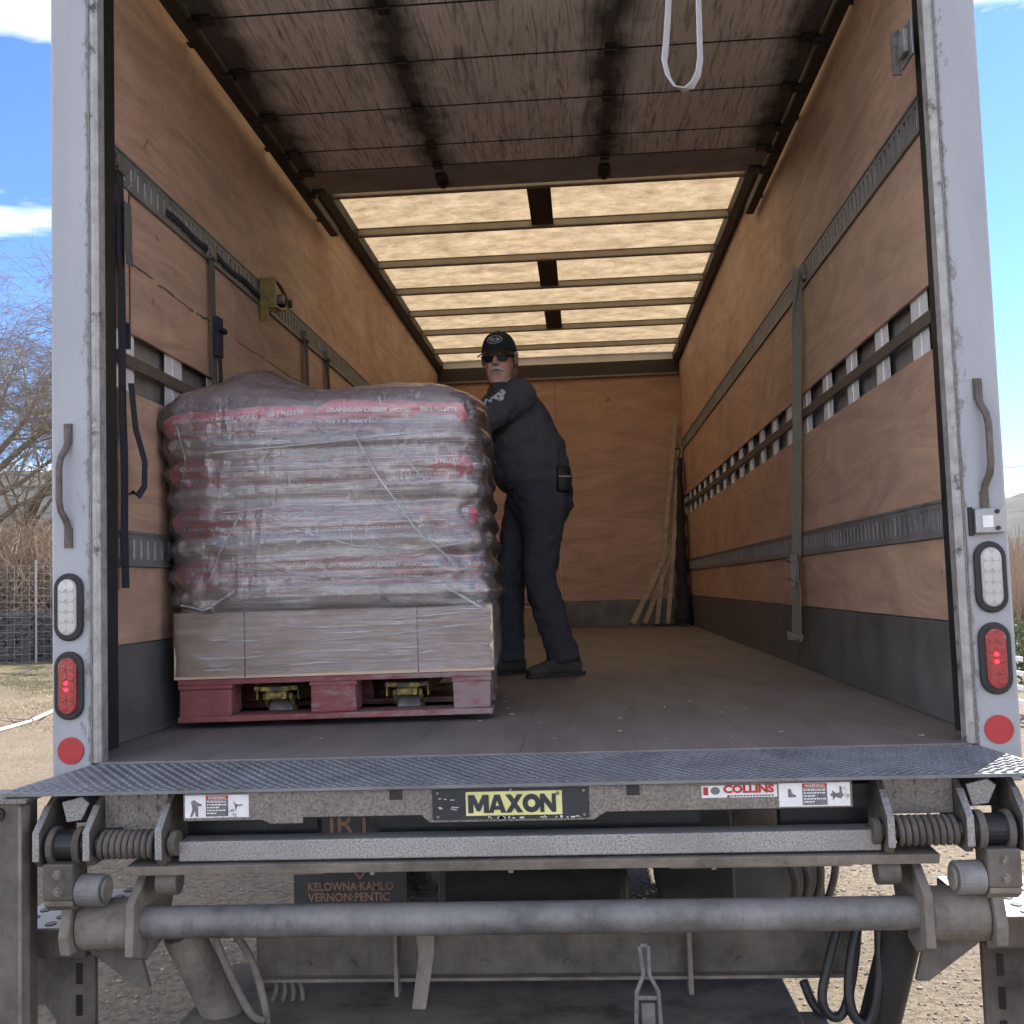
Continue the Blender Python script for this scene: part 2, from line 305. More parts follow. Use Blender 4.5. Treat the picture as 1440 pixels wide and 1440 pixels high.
def ground_mat():
    t = NT('dirt_and_grass_ground')
    a = t.noise(sc=.8, det=8, rough=.65); g = t.noise(sc=30, det=6, rough=.7); pat = t.noise((1, 1, 1), .22, 6, .6, .5, (2, 4, 0)); f = t.noise(sc=130, det=3, rough=.6, loc=(4, 4, 4))
    dirt = t.mix(t.rng(a, .3, .7), (.18, .142, .098), (.265, .215, .155)); dirt = t.mix(t.rng(g, .44, .60, 0, .85), dirt, (.105, .082, .06)); dirt = t.mix(t.rng(f, .60, .72, 0, .6), dirt, (.46, .41, .34))
    grass = t.mix(t.rng(g, .35, .65), (.30, .245, .12), (.20, .22, .085)); grass = t.mix(t.rng(a, .45, .7, 0, .6), grass, (.42, .34, .20))
    sep = t.n('ShaderNodeSeparateXYZ'); t.l(t.tc.outputs['Object'], sep.inputs[0])
    far = t.math('ADD', t.rng(sep.outputs['X'], -9.0, -13.5, 0, 1), t.math('MULTIPLY', t.math('SUBTRACT', pat, .5), 1.6))
    c = t.mix(t.rng(far, .25, .6), dirt, grass)
    return t.done(t.bsdf(c, .95, 0, t.math('ADD', g, t.math('MULTIPLY', f, .4)), .7, .03, .2))
M['ground'] = ground_mat()
def hill_mat():
    t = NT('wooded_hillside'); a = t.noise((1, 1, 2.5), .03, 8, .72); b = t.noise((1, 1, 1), .008, 5, .6, 0, (300, 10, 5))
    c = t.mix(t.rng(a, .40, .60), (.030, .042, .048), (.085, .088, .082)); c = t.mix(t.rng(b, .4, .65, 0, .6), c, (.11, .10, .085))
    return t.done(t.bsdf(c, .95, 0, a, .4, 5., .1))
M['hill'] = hill_mat()

# ------------------------------------------------------------------ mesh helpers
class MB:
    def __init__(s): s.v = []; s.f = []
    def add(s, vs, fs):
        o = len(s.v); s.v += [tuple(v) for v in vs]; s.f += [tuple(i+o for i in f) for f in fs]; return s
    def box(s, a, b):
        (x0, y0, z0), (x1, y1, z1) = a, b
        x0, x1 = min(x0, x1), max(x0, x1); y0, y1 = min(y0, y1), max(y0, y1); z0, z1 = min(z0, z1), max(z0, z1)
        return s.add([(x0, y0, z0), (x1, y0, z0), (x1, y1, z0), (x0, y1, z0), (x0, y0, z1), (x1, y0, z1), (x1, y1, z1), (x0, y1, z1)],
                     [(0, 3, 2, 1), (4, 5, 6, 7), (0, 1, 5, 4), (1, 2, 6, 5), (2, 3, 7, 6), (3, 0, 4, 7)])
    def beam(s, p, q, w, h, up=(0, 0, 1)):
        """bar from p to q, w across, h along up"""
        p, q = Vector(p), Vector(q); d = (q-p).normalized(); u = Vector(up); u = (u-d*u.dot(d)).normalized(); r = d.cross(u)
        vs = [c + r*(w/2*i) + u*(h/2*j) for c in (p, q) for i, j in ((-1, -1), (1, -1), (1, 1), (-1, 1))]
        return s.add(vs, [(0, 1, 2, 3), (7, 6, 5, 4), (0, 4, 5, 1), (1, 5, 6, 2), (2, 6, 7, 3), (3, 7, 4, 0)])
    def cyl(s, p, q, r, n=20, r2=None):
        return s.tube([p, q], r if r2 is None else [r, r2], n)
    def tube(s, pts, r, n=10, cap=True):
        pts = [Vector(p) for p in pts]; rs = r if isinstance(r, (list, tuple)) else [r]*len(pts)
        prev = None; vs = []; 
        for i, p in enumerate(pts):
            d = ((pts[i+1] if i+1 < len(pts) else p) - (pts[i-1] if i else p)).normalized()
            if prev is None: prev = d.orthogonal().normalized()
            prev = (prev - d*prev.dot(d)); prev = prev.normalized() if prev.length > 1e-6 else d.orthogonal().normalized()
            b = d.cross(prev)
            vs += [p + (prev*math.cos(2*PI*k/n) + b*math.sin(2*PI*k/n))*rs[i] for k in range(n)]
        fs = [(i*n+k, i*n+(k+1) % n, (i+1)*n+(k+1) % n, (i+1)*n+k) for i in range(len(pts)-1) for k in range(n)]
        if cap: fs += [tuple(reversed(range(n))), tuple(range((len(pts)-1)*n, len(pts)*n))]
        return s.add(vs, fs)
    def ribbon(s, pts, w, across, t=.003):
        """strap: flat band following pts, width w along 'across'"""
        pts = [Vector(p) for p in pts]; ac = Vector(across).normalized(); vs = []
        for i, p in enumerate(pts):
            d = ((pts[i+1] if i+1 < len(pts) else p) - (pts[i-1] if i else p)).normalized(); a = (ac - d*ac.dot(d)).normalized(); nn = d.cross(a)
            vs += [p+a*(w/2)+nn*(t/2), p-a*(w/2)+nn*(t/2), p-a*(w/2)-nn*(t/2), p+a*(w/2)-nn*(t/2)]
        fs = [(4*i+k, 4*i+(k+1) % 4, 4*i+4+(k+1) % 4, 4*i+4+k) for i in range(len(pts)-1) for k in range(4)]
        e = 4*(len(pts)-1); fs += [(3, 2, 1, 0), (e, e+1, e+2, e+3)]
        return s.add(vs, fs)
    def prism(s, poly, o, u, v, w):
        """polygon (list of (a,b)) in plane o + a*u + b*v, extruded by vector w"""
        o, u, v, w = map(Vector, (o, u, v, w)); n = len(poly)
        vs = [o+u*a+v*b for a, b in poly] + [o+u*a+v*b+w for a, b in poly]
        return s.add(vs, [tuple(range(n))[::-1], tuple(range(n, 2*n))] + [(i, (i+1) % n, n+(i+1) % n, n+i) for i in range(n)])
    def loft(s, rings, n=24, p=2.3, cap=True):
        """rings: (centre, half-axis u, half-axis v) superellipses"""
        vs = []
        for c, u, v in rings:
            c, u, v = Vector(c), Vector(u), Vector(v)
            for k in range(n):
                a = 2*PI*k/n; ca, sa = math.cos(a), math.sin(a)
                vs.append(c + u*(math.copysign(abs(ca)**(2/p), ca)) + v*(math.copysign(abs(sa)**(2/p), sa)))
        m_ = len(rings)
        fs = [(i*n+k, i*n+(k+1) % n, (i+1)*n+(k+1) % n, (i+1)*n+k) for i in range(m_-1) for k in range(n)]
        if cap: fs += [tuple(reversed(range(n))), tuple(range((m_-1)*n, m_*n))]
        return s.add(vs, fs)
    def mesh(s, name, smooth=False):
        me = bpy.data.meshes.new(name); me.from_pydata(s.v, [], s.f)
        bm = bmesh.new(); bm.from_mesh(me); bmesh.ops.recalc_face_normals(bm, faces=bm.faces); bm.to_mesh(me); bm.free()
        if smooth: me.polygons.foreach_set('use_smooth', [True]*len(me.polygons))
        me.update(); return me
    def build(s, name, mat, parent=None, smooth=False, bevel=0, auto=None):
        o = bpy.data.objects.new(name, s.mesh(name, smooth)); COL.objects.link(o)
        o.data.materials.append(M[mat] if isinstance(mat, str) else mat)
        if parent: put(o, parent)
        if bevel:
            b = o.modifiers.new('bevel', 'BEVEL'); b.width = bevel; b.segments = 2; b.limit_method = 'ANGLE'; b.angle_limit = math.radians(40)
        if auto: o.data.set_sharp_from_angle(angle=math.radians(auto)); 
        return o
WORLD = {}
def put(o, parent):
    """parent keeping world coordinates of the mesh (things are only ever offset, never turned, before this)"""
    o.parent = parent; b = WORLD.get(parent.name, Vector((0, 0, 0))); o.location = o.location - b
    WORLD[o.name] = Vector((0, 0, 0))
def thing(name, label, cat, loc=(0, 0, 0), group=None):
    o = bpy.data.objects.new(name, None); COL.objects.link(o); o.location = loc; o.empty_display_size = .1; WORLD[o.name] = Vector(loc)
    return tag(o, label, cat, group)
def tag(o, label, cat, group=None, kind=None):
    if label: o['label'] = label
    if cat: o['category'] = cat
    if group: o['group'] = group
    if kind: o['kind'] = kind
    return o
def structure(o): o['kind'] = 'structure'; return o
def stuff(o, label=None, cat=None):
    o['kind'] = 'stuff'
    return tag(o, label, cat)
def text_mesh(body, size, bold=.0, extrude=.0006, spacing=1., shear=0.):
    cu = bpy.data.curves.new('t', 'FONT'); cu.body = body; cu.size = size; cu.align_x = 'CENTER'; cu.align_y = 'CENTER'; cu.offset = bold; cu.extrude = extrude; cu.space_character = spacing; cu.shear = shear
    cu.resolution_u = 3
    o = bpy.data.objects.new('t', cu); COL.objects.link(o)
    dg = bpy.context.evaluated_depsgraph_get(); me = bpy.data.meshes.new_from_object(o.evaluated_get(dg))
    vs = [v.co.copy() for v in me.vertices]; fs = [tuple(p.vertices) for p in me.polygons]
    bpy.data.objects.remove(o); bpy.data.curves.remove(cu); bpy.data.meshes.remove(me)
    return vs, fs
def lettering(body, size, o, u, v, mat, parent, name='lettering', bold=0., fit=None, spacing=1., shear=0., mb=None):
    """flat lettering at o, reading along u, up along v; fit = width in metres"""
    vs, fs = text_mesh(body, size, bold, spacing=spacing, shear=shear)
    o, u, v = Vector(o), Vector(u).normalized(), Vector(v).normalized(); w = u.cross(v)
    k = 1.
    if fit:
        xs = [p.x for p in vs]; k = fit/(max(xs)-min(xs)); mid = (max(xs)+min(xs))/2
        for p in vs: p.x -= mid
    ps = [o+u*(p.x*k)+v*p.y+w*p.z for p in vs]
    if mb is not None: mb.add(ps, fs); return mb
    return MB().add(ps, fs).build(name, mat, parent)
def fbm(p, o=4): return mnoise.fractal(Vector(p), 1.0, 2.0, o)

# ================================================================== SETTING
GZ = -1.12
def gh(x, y):
    """terrain height: a level yard round the truck that climbs to the left and beyond"""
    d = max(0., -x-5.0); h = 1.35*(1-math.exp(-(d/13.)**1.6)) + .012*max(0, d-20)
    h += .035*fbm((x*.25, y*.25, 0), 3)
    r = math.hypot(x, y)
    if r > 60: h += (r-60)*.006
    return GZ + h - .03
def ground():
    xs = sorted(set([-2500, -1200, -600, -300, -160, -100, -70, -50] + [-40+i*1.0 for i in range(81)] + [50, 70, 100, 160, 300, 600, 1200, 2500] + [-6+i*.25 for i in range(49)]))
    ys = sorted(set([-2500, -1200, -500, -200, -80, -40, -20, -10] + [-6+i*1.0 for i in range(55)] + [60, 80, 120, 200, 400, 900, 1800, 3000] + [-2+i*.25 for i in range(33)]))
    vs = [(x, y, gh(x, y)) for y in ys for x in xs]; n = len(xs)
    fs = [(j*n+i, j*n+i+1, (j+1)*n+i+1, (j+1)*n+i) for j in range(len(ys)-1) for i in range(n-1)]
    return structure(MB().add(vs, fs).build('ground', 'ground', smooth=True))
ground()
def hills():
    vs = []; fs = []; N = 220; R = 12
    for i in range(N+1):
        a = math.radians(-75 + 150*i/N)
        for j in range(R+1):
            t = j/R; d = 900 + 1500*t
            prof = 150 + 70*fbm((a*2.2, 3.1, 0), 4) + (55 if a < 0 else -25)
            h = prof*math.sin(min(1, t*1.25)*PI/2) + 22*fbm((a*14, t*3, 1), 5)*t + 7*fbm((a*90, t*20, 2), 4)
            vs.append((math.sin(a)*d, math.cos(a)*d, GZ - 6 + max(-2, h) + (d-60)*.004))
    for i in range(N):
        for j in range(R): fs.append((i*(R+1)+j, (i+1)*(R+1)+j, (i+1)*(R+1)+j+1, i*(R+1)+j+1))
    return structure(MB().add(vs, fs).build('hill', 'hill', smooth=True))
hills()

# ================================================================== TRUCK
XL, XR, LEN = -1.268, 1.247, 8.19
TR = thing('box_truck', 'white box truck with open rear, plywood lined cargo box and raised roll-up door', 'truck', (0, 4, GZ))
# --- cargo floor
fl = MB().box((XL-.03, .064, -.07), (XR+.03, LEN+.05, -.008)).build('cargo_floor', 'floor', TR)
nb = 8; bw = (XR-XL)/nb
for i in range(nb):
    x0 = XL+i*bw
    MB().box((x0+.0005, .022, -.0075), (x0+bw-.0005, LEN, 0.0)).build('floor_board', 'floor', fl)
MB().box((XL+.1, -.001, -.06), (XR-.08, .0205, .0015)).build('threshold_strip', 'floor', fl, bevel=.002)
# --- side walls
SLOT0 = .30; PITCH_S = .0555
def side_wall(x, sgn, mat):
    """x: inner face; sgn: +1 right, -1 left (outwards)"""
    xo = x + sgn*.045
    w = MB().box((xo, .06, -.08), (x+sgn*.053, LEN+.06, 2.86)).build('side_wall', 'white_out', TR)
    MB().box((xo-sgn*.004, .05, 1.09), (xo-sgn*.001, LEN, 1.34)).build('inner_sheet', 'skin_panel', w)
    ys = [.265, 2.70, 5.14, 7.58, LEN-.001] if sgn > 0 else [.300, 1.52, 2.74, 5.16, 7.60, LEN-.001]
    def panel(z0, z1, th=.012, name='plywood_panel', m_=mat, yy=ys):
        for a, b in zip(yy[:-1], yy[1:]):
            MB().box((x, a+.0015, z0+.001), (x+sgn*th, b-.0015, z1-.001)).build(name, m_, w, bevel=.0015)
    panel(1.893, 2.70); panel(1.312, 1.777); panel(.663, 1.118); panel(.304, .549)
    panel(.0, .302, .013, 'skirt_board', 'skirt', [.06, 2.70, 5.14, LEN-.001])
    # pressed logistics tracks with slots
    for z0, z1 in ((1.778, 1.892), (.550, .662)):
        MB().box((x+sgn*.002, .07, z0+.003), (x+sgn*.006, LEN-.002, z1-.003)).build('track_backing', 'alu', w)
        t = MB(); xa, xb = x-sgn*.006, x-sgn*.0015; zl, zh = z0+.024, z1-.024
        t.box((xa, .10, z0), (xb, LEN-.003, zl)); t.box((xa, .10, zh), (xb, LEN-.003, z1))
        t.box((xa-sgn*.004, .10, z0), (xa, LEN-.003, z0+.008)); t.box((xa-sgn*.004, .10, z1-.008), (xa, LEN-.003, z1))
        y = .10; k = 0
        while y < LEN-.02:
            ye = min(y+PITCH_S*.55, LEN-.003)
            t.box((xa, y, zl), (xb, ye, zh)); y += PITCH_S
        t.build('logistics_track', 'track', w)
    # studs and mid rail in the open slat gap
    y = .50 if sgn > 0 else .446; 
    while y < LEN-.1:
        s_ = MB(); s_.box((x+sgn*.014, y-.08, 1.10), (x+sgn*.017, y+.08, 1.33)); s_.box((x+sgn*.017, y+.005, 1.10), (x+sgn*.042, y+.008, 1.33)); s_.box((x+sgn*.0105, y-.012, 1.10), (x+sgn*.014, y-.006, 1.33))
        s_.build('wall_stud', 'alu', w); y += .427
    MB().box((x-sgn*.002, .08, 1.197), (x+sgn*.010, LEN-.002, 1.238)).build('mid_rail', 'midrail', w, bevel=.002)
    return w
side_wall(XL, -1, 'ply_l'); side_wall(XR, 1, 'ply_r')
for (pa_, pb_) in (((185, 372), (215, 392)), ((222, 400), (272, 438)), ((276, 441), (296, 452)), ((330, 478), (372, 505)), ((375, 507), (408, 530)), ((412, 532), (440, 548))):
    A_, B_ = at(*pa_, X=XL), at(*pb_, X=XL); g_ = MB(); n_ = 7
    pts_ = [A_.lerp(B_, i/n_)+Vector((.0004, 0, .006*fbm((i*1.3, A_.y, 2), 2))) for i in range(n_+1)]
    for p_, q_ in zip(pts_[:-1], pts_[1:]): g_.beam(p_, q_, .0012, .004+.006*random.random(), (0, 0, 1))
    g_.build('gouge', 'midrail', TR)
# --- front wall
fw_ = MB().box((XL-.05, LEN+.02, -.08), (XR+.05, LEN+.06, 2.86)).build('front_wall', 'white_out', TR)
for a, b in ((XL, -.05), (-.047, XR)):
    MB().box((a+.001, LEN, .276), (b-.001, LEN+.018, 2.588)).build('plywood_panel', 'ply_f', fw_)
MB().box((XL+.002, LEN-.010, .002), (XR-.002, LEN+.016, .274)).build('kick_board', 'kick', fw_, bevel=.004)
MB().box((XL+.002, LEN-.03, 2.592), (XR-.002, LEN+.018, 2.74)).build('header_beam', 'rail', fw_, bevel=.006)
MB().box((XL+.004, LEN-.036, 2.580), (XR-.004, LEN-.031, 2.600)).build('header_strip', 'galv_d', fw_)
# --- roof
rf = MB()
nx, ny = 10, 20
vs = []
for j in range(ny+1):
    for i in range(nx+1):
        x = XL-.05+(XR-XL+.10)*i/nx; y = .02+(LEN+.04)*j/ny
        vs.append((x, y, 2.815+.012*(1-((i/nx)*2-1)**2)))
rf.add(vs, [(j*(nx+1)+i, j*(nx+1)+i+1, (j+1)*(nx+1)+i+1, (j+1)*(nx+1)+i) for j in range(ny) for i in range(nx)])
roof = rf.build('roof', 'roof', TR, smooth=True)
for k, y in enumerate([.42, 1.10, 1.80, 2.50, 3.20, 3.91, 4.62, 5.34, 6.03, 6.73, 7.52]):
    b = MB(); b.box((XL+.05, y-.028, 2.800), (XR-.05, y+.028, 2.806)); b.box((XL+.05, y-.022, 2.760), (XR-.05, y-.018, 2.800)); b.box((XL+.05, y+.018, 2.760), (XR-.05, y+.022, 2.800)); b.box((XL+.05, y-.022, 2.756), (XR-.05, y+.022, 2.760))
    b.build('roof_bow', 'bow', roof, bevel=.002)
for s_, x in ((-1, XL), (1, XR)):
    b = MB(); b.prism([(0, 2.70), (-s_*.03, 2.70), (-s_*.062, 2.74), (-s_*.062, 2.812), (0, 2.812)], (x, .06, 0), (1, 0, 0), (0, 0, 1), (0, LEN-.07, 0))
    b.build('roof_rail', 'rail', roof)
for y0, y1 in ((3.23, 3.885), (4.645, 5.315), (6.055, 6.705)):
    MB().box((-.07, y0, 2.770), (.07, y1, 2.790)).build('roof_brace', 'rail', roof)
# --- rolling door, raised under the roof
rd = MB().box((-1.17, 2.285, 2.552), (1.17, 2.60, 2.578)).build('rolling_door', 'door_rail', TR, bevel=.004)
jy = [-.02, .40, .808, 1.22, 1.63, 2.035, 2.283]
for a, b in zip(jy[:-1], jy[1:]):
    MB().box((-1.17, a+.0045, 2.551), (1.17, b-.0045, 2.576)).build('door_panel', 'door', rd)
for b in jy[1:]: MB().box((-1.165, b-.005, 2.5496), (1.165, b+.005, 2.5506)).build('panel_seam', 'blackch', rd)
MB().box((-1.165, -.015, 2.5765), (1.165, 2.28, 2.5795)).build('light_stop_sheet', 'black', rd)  # unseen dark sheet added over the panels to stop light through the joints
for x in (-.47, .36):
    for y in jy[1:]+[2.42]:
        h = MB(); h.box((x-.022, y-.05, 2.546), (x+.022, y+.05, 2.550)); h.cyl((x-.026, y, 2.545), (x+.026, y, 2.545), .006, 8)
        h.build('hinge', 'black', rd)
    b = MB(); b.box((x-.03, 2.40, 2.535), (x+.03, 2.53, 2.551)); b.cyl((x, 2.50, 2.552), (x, 2.50, 2.515), .016, 10); b.build('door_bumper', 'black', rd, bevel=.004)
for s_ in (-1, 1):
    for y in jy[1:]+[2.55]:
        r = MB(); r.box((s_*1.10, y-.035, 2.540), (s_*1.165, y+.035, 2.550)); r.cyl((s_*1.15, y, 2.535), (s_*1.20, y, 2.535), .02, 12); r.build('door_roller', 'black', rd)
for s_ in (-1, 1):
    b = MB(); x = s_*1.205
    b.box((x-.022, .2, 2.528), (x+.022, 3.20, 2.532)); b.box((x-s_*.022-.002, .2, 2.532), (x-s_*.022+.002, 3.20, 2.575)); b.box((x+s_*.022-.002, .2, 2.532), (x+s_*.022+.002, 3.20, 2.555))
    for y in (1.0, 2.0, 3.0): b.box((x+s_*.01, y-.02, 2.556), (x+s_*.055 if s_ > 0 else x+s_*.055, y+.02, 2.562))
    b.build('door_track', 'rail', TR)
# torsion shaft and the beam at the rear header
MB().box((-1.30, .0, 2.58), (1.30, .06, 2.86)).build('rear_header', 'white', TR, bevel=.01)
# white pull strap hanging from the door edge
pts = []
for i in range(41):
    t = i/40
    if t < .42: k = t/.42; pts.append((.478 - .015*k + .02*math.sin(k*3), .10, 2.545 - .60*k))
    elif t > .58: k = (t-.58)/.42; pts.append((.566 + .010*k, .10, 1.945 + .60*k))
    else: a = PI + PI*(t-.42)/.16; pts.append((.515 + .0515*math.cos(a), .10, 1.945 + .100*math.sin(a)))
MB().ribbon(pts, .03, (.55, .83, 0), .003).build('pull_strap', 'strap_w', TR, smooth=False)
# --- rear posts with their fittings
def oval(cx, cz, rx, hz, n=10):
    """stadium outline: half width rx, half height hz"""
    p = []
    for i in range(n+1): a = PI*i/n; p.append((cx+rx*math.cos(a), cz+(hz-rx)+rx*math.sin(a)))
    for i in range(n+1): a = PI+PI*i/n; p.append((cx+rx*math.cos(a), cz-(hz-rx)+rx*math.sin(a)))
    return p
def rear_post(s_):
    p = MB().box((s_*1.188, 0, -.10), (s_*1.300, .060, 2.60)).build('rear_post', 'white', TR, bevel=.008)
    tr_ = MB(); tr_.prism([(1.163, .010), (1.172, .001), (1.187, .001), (1.187, .05), (1.163, .05)], (0, 0, .0), (s_, 0, 0), (0, 1, 0), (0, 0, 2.58))
    tr_.build('edge_trim', 'trim', p)
    MB().box((s_*1.1875, -.0025, .0), (s_*1.1835, .0, 2.58)).build('seam', 'galv_d', p)
    return p
for s_ in (-1, 1): rear_post(s_)
# black vertical door guides just inside the posts
for s_, x in ((-1, XL), (1, XR)):
    g = MB(); xi = s_*1.180
    y1 = .292 if s_ < 0 else .262
    g.box((x-s_*.030, .064, .0), (x-s_*.001, y1, 2.55)); g.box((xi, .064, 0), (xi+s_*.012, .085, 2.55)); g.box((xi+s_*.012, .064, 0), (x-s_*.030, .072, 2.55))
    g.build('door_guide', 'blackch', TR, bevel=.002)
def lamp(name, cx, cz, cell, lens, lit=None):
    g = MB().prism(oval(cx, cz, .0415, .094), (0, -.014, 0), (1, 0, 0), (0, 0, 1), (0, .016, 0)).build(name, 'rubber', TR, bevel=.006)
    MB().prism(oval(cx, cz, .0265, .078), (0, -.019, 0), (1, 0, 0), (0, 0, 1), (0, .012, 0)).build('lens', lens, g, bevel=.003)
    for k in range(5):
        for q in (-1, 1):
            z = cz + (k-2)*.028; x = cx + q*.0108
            ce = MB(); ce.prism([(.0118*math.cos(a*PI/4+PI/8), .0148*math.sin(a*PI/4+PI/8)) for a in range(8)], (x, -.0205, z), (1, 0, 0), (0, 0, 1), (0, .003, 0))
            ce.build('lens_cell', cell, g, bevel=.001)
    if lit:
        for dz in lit:
            MB().prism([(.006*math.cos(a*PI/4), .005*math.sin(a*PI/4)) for a in range(8)], (cx-.002, -.0225, cz+dz), (1, 0, 0), (0, 0, 1), (0, .003, 0)).build('lit_diode', 'cell_lit', g)
    return g
lamp('backup_light', -1.247, .429, 'cell_w', 'lens_w'); lamp('tail_light', -1.247, .213, 'cell_r', 'lens_r', (.008, -.010))
lamp('backup_light', 1.244, .431, 'cell_w', 'lens_w'); lamp('tail_light', 1.243, .219, 'cell_r', 'lens_r', (.012, -.008))
for cx in (-1.245, 1.243):
    MB().prism([(.037*math.cos(2*PI*a/40), .037*math.sin(2*PI*a/40)) for a in range(40)], (cx, -.005, .035), (1, 0, 0), (0, 0, 1), (0, .008, 0)).build('reflector', 'reflector', TR, bevel=.0015)
def grab(s_, cx, z0, z1):
    h = MB(); d = s_
    pts = [(cx, -.004, z1), (cx, -.006, z1-.045), (cx+d*.002, -.014, z1-.065), (cx+d*.009, -.030, z1-.092), (cx+d*.012, -.034, z1-.12), (cx+d*.012, -.034, (z0+z1)/2), (cx+d*.012, -.034, z0+.12), (cx+d*.009, -.030, z0+.092), (cx+d*.002, -.014, z0+.065), (cx, -.006, z0+.045), (cx, -.004, z0)]
    h.tube(pts, [.009, .009, .0095, .0095, .0095, .0095, .0095, .0095, .0095, .009, .009], 10)
    for z in (z1-.02, z0+.02): h.box((cx-.011, -.008, z-.03), (cx+.011, -.0005, z+.026)); h.cyl((cx, -.008, z), (cx, -.011, z), .005, 8)
    return h.build('grab_handle', 'handle', TR, smooth=True, auto=45)
grab(-1, -1.248, .603, .936); grab(1, 1.241, .610, .952)
# latch box on the right post
lb = MB().box((1.208, -.024, .545), (1.283, -.001, .612)).build('latch_box', 'steel', TR, bevel=.004)
MB().box((1.196, -.012, .540), (1.207, .0, .616)).build('box_gasket', 'rubber', lb, bevel=.002)
MB().box((1.226, -.0255, .561), (1.253, -.0242, .592)).build('worn_sticker', 'sticker', lb)
for z in (.558, .602): MB().cyl((1.264, -.029, z), (1.264, -.024, z), .006, 10).build('screw', 'black', lb)
# small door latch plate high on the right jamb
lp = MB().box((1.175, .150, 1.935), (1.182, .262, 2.045)).build('latch_plate', 'steel', TR, bevel=.002)
b = MB(); b.box((1.160, .175, 1.955), (1.1745, .235, 2.025)); b.cyl((1.158, .205, 1.99), (1.175, .205, 1.99), .016, 12); b.build('latch_body', 'galv', lp, bevel=.003)
MB().box((1.150, .258, 1.925), (1.176, .266, 2.06)).build('latch_flange', 'galv_d', lp)
# side marker on the left flank
MB().cyl((-1.30, .10, .26), (-1.312, .10, .26), .016, 12).build('side_marker', 'rubber', TR, bevel=.003)
# --- underbody
for x in (-.43, .43):
    c = MB(); c.box((x-.004, .9, -.42), (x+.004, 8.6, -.16)); sg = 1 if x < 0 else -1
    c.box((x+sg*.004, .9, -.42), (x+sg*.075, 8.6, -.412)); c.box((x+sg*.004, .9, -.168), (x+sg*.075, 8.6, -.16)); c.build('frame_rail', 'black', TR)
for y in [.35+.4*i for i in range(20)]: MB().box((-1.25, y-.025, -.155), (1.25, y+.025, -.085)).build('cross_member', 'grime', TR)
ax = MB(); ax.cyl((-1.0, 2.75, -.62), (1.0, 2.75, -.62), .07, 16); ax.loft([((-.2, 2.75, -.62), (0, .10, 0), (0, 0, .10)), ((-.06, 2.75, -.62), (0, .21, 0), (0, 0, .2)), ((.06, 2.75, -.62), (0, .21, 0), (0, 0, .2)), ((.2, 2.75, -.62), (0, .10, 0), (0, 0, .10))], 20)
ax.build('rear_axle', 'black', TR, smooth=True)
for x in (-1.08, -.76, .76, 1.08):
    prof = [(-.13, .28), (-.135, .44), (-.11, .49), (0, .50), (.11, .49), (.135, .44), (.13, .28)]
    n = 40; vs = [(x+a, 2.75+r*math.cos(2*PI*k/n), -.62+r*math.sin(2*PI*k/n)) for k in range(n) for a, r in prof]; q = len(prof)
    fs = [(k*q+j, k*q+j+1, ((k+1) % n)*q+j+1, ((k+1) % n)*q+j) for k in range(n) for j in range(q-1)]
    wh = MB().add(vs, fs); 
    for k in range(48):
        a = 2*PI*k/48
        for xx in (-.07, 0, .07): wh.beam((x+xx, 2.75+.497*math.cos(a), -.62+.497*math.sin(a)), (x+xx+.05, 2.75+.497*math.cos(a+.04), -.62+.497*math.sin(a+.04)), .03, .02, (0, math.cos(a), math.sin(a)))
    wheel = wh.build('wheel', 'rubber', TR, smooth=False)
    MB().loft([((x-.11, 2.75, -.62), (0, .27, 0), (0, 0, .27)), ((x-.02, 2.75, -.62), (0, .2, 0), (0, 0, .2)), ((x+.11, 2.75, -.62), (0, .28, 0), (0, 0, .28))], 24, 2).build('rim', 'grime', wheel, smooth=True)
# mud flaps with lettering
FY = 1.9
def flap(px0, px1):
    a = at(px0, 1250, Y=FY).x; b = at(px1, 1250, Y=FY).x
    f = MB().box((a, FY, -.98), (b, FY+.008, -.20)).build('mud_flap', 'flap', TR, bevel=.002); return f, a, b
f1, a1, b1 = flap(413, 572); f2, a2, b2 = flap(975, 1160)
def fl_text(body, x0, x1, yy, f, mat='flap_txt', h=14.):
    p = at((x0+x1)/2, yy, Y=FY); w = at(x1, yy, Y=FY).x-at(x0, yy, Y=FY).x
    lettering(body, h/FPX*4.85/.7, (p.x, FY-.0015, p.z), (1, 0, 0), (0, 0, 1), mat, f, bold=.001, fit=w)
fl_text('KELOWNA\u00b7KAMLO', 433, 553, 1247, f1, h=11); fl_text('VERNON\u00b7PENTIC', 433, 548, 1262, f1, h=11)
fl_text('IRT', 464, 525, 1160, f1, h=34); fl_text('IRT', 1026, 1092, 1150, f2, h=40)
pv = at(506, 1230, Y=FY)
MB().prism([(-.042, .03), (-.034, .03), (0, -.01), (.034, .03), (.042, .03), (0, -.022)], (pv.x, FY-.002, pv.z), (1, 0, 0), (0, 0, 1), (0, .002, 0)).build('chevron_mark', 'flap_txt', f1)
# air tank, pump box
tk = MB(); tk.loft([((.60, 1.25, -.43), (0, .02, 0), (0, 0, .02)), ((.615, 1.25, -.43), (0, .12, 0), (0, 0, .12)), ((.65, 1.25, -.43), (0, .15, 0), (0, 0, .15)), ((1.0, 1.25, -.43), (0, .15, 0), (0, 0, .15)), ((1.03, 1.25, -.43), (0, .12, 0), (0, 0, .12)), ((1.05, 1.25, -.43), (0, .02, 0), (0, 0, .02))], 24, 2).build('air_tank', 'grime', TR, smooth=True)
MB().box((.40, .9, -.66), (.66, 1.25, -.3)).build('battery_box', 'black', TR, bevel=.01)
MB().box((-.40, 1.1, -.86), (.30, 1.6, -.30)).build('underbody_tank', 'black', TR, bevel=.03)

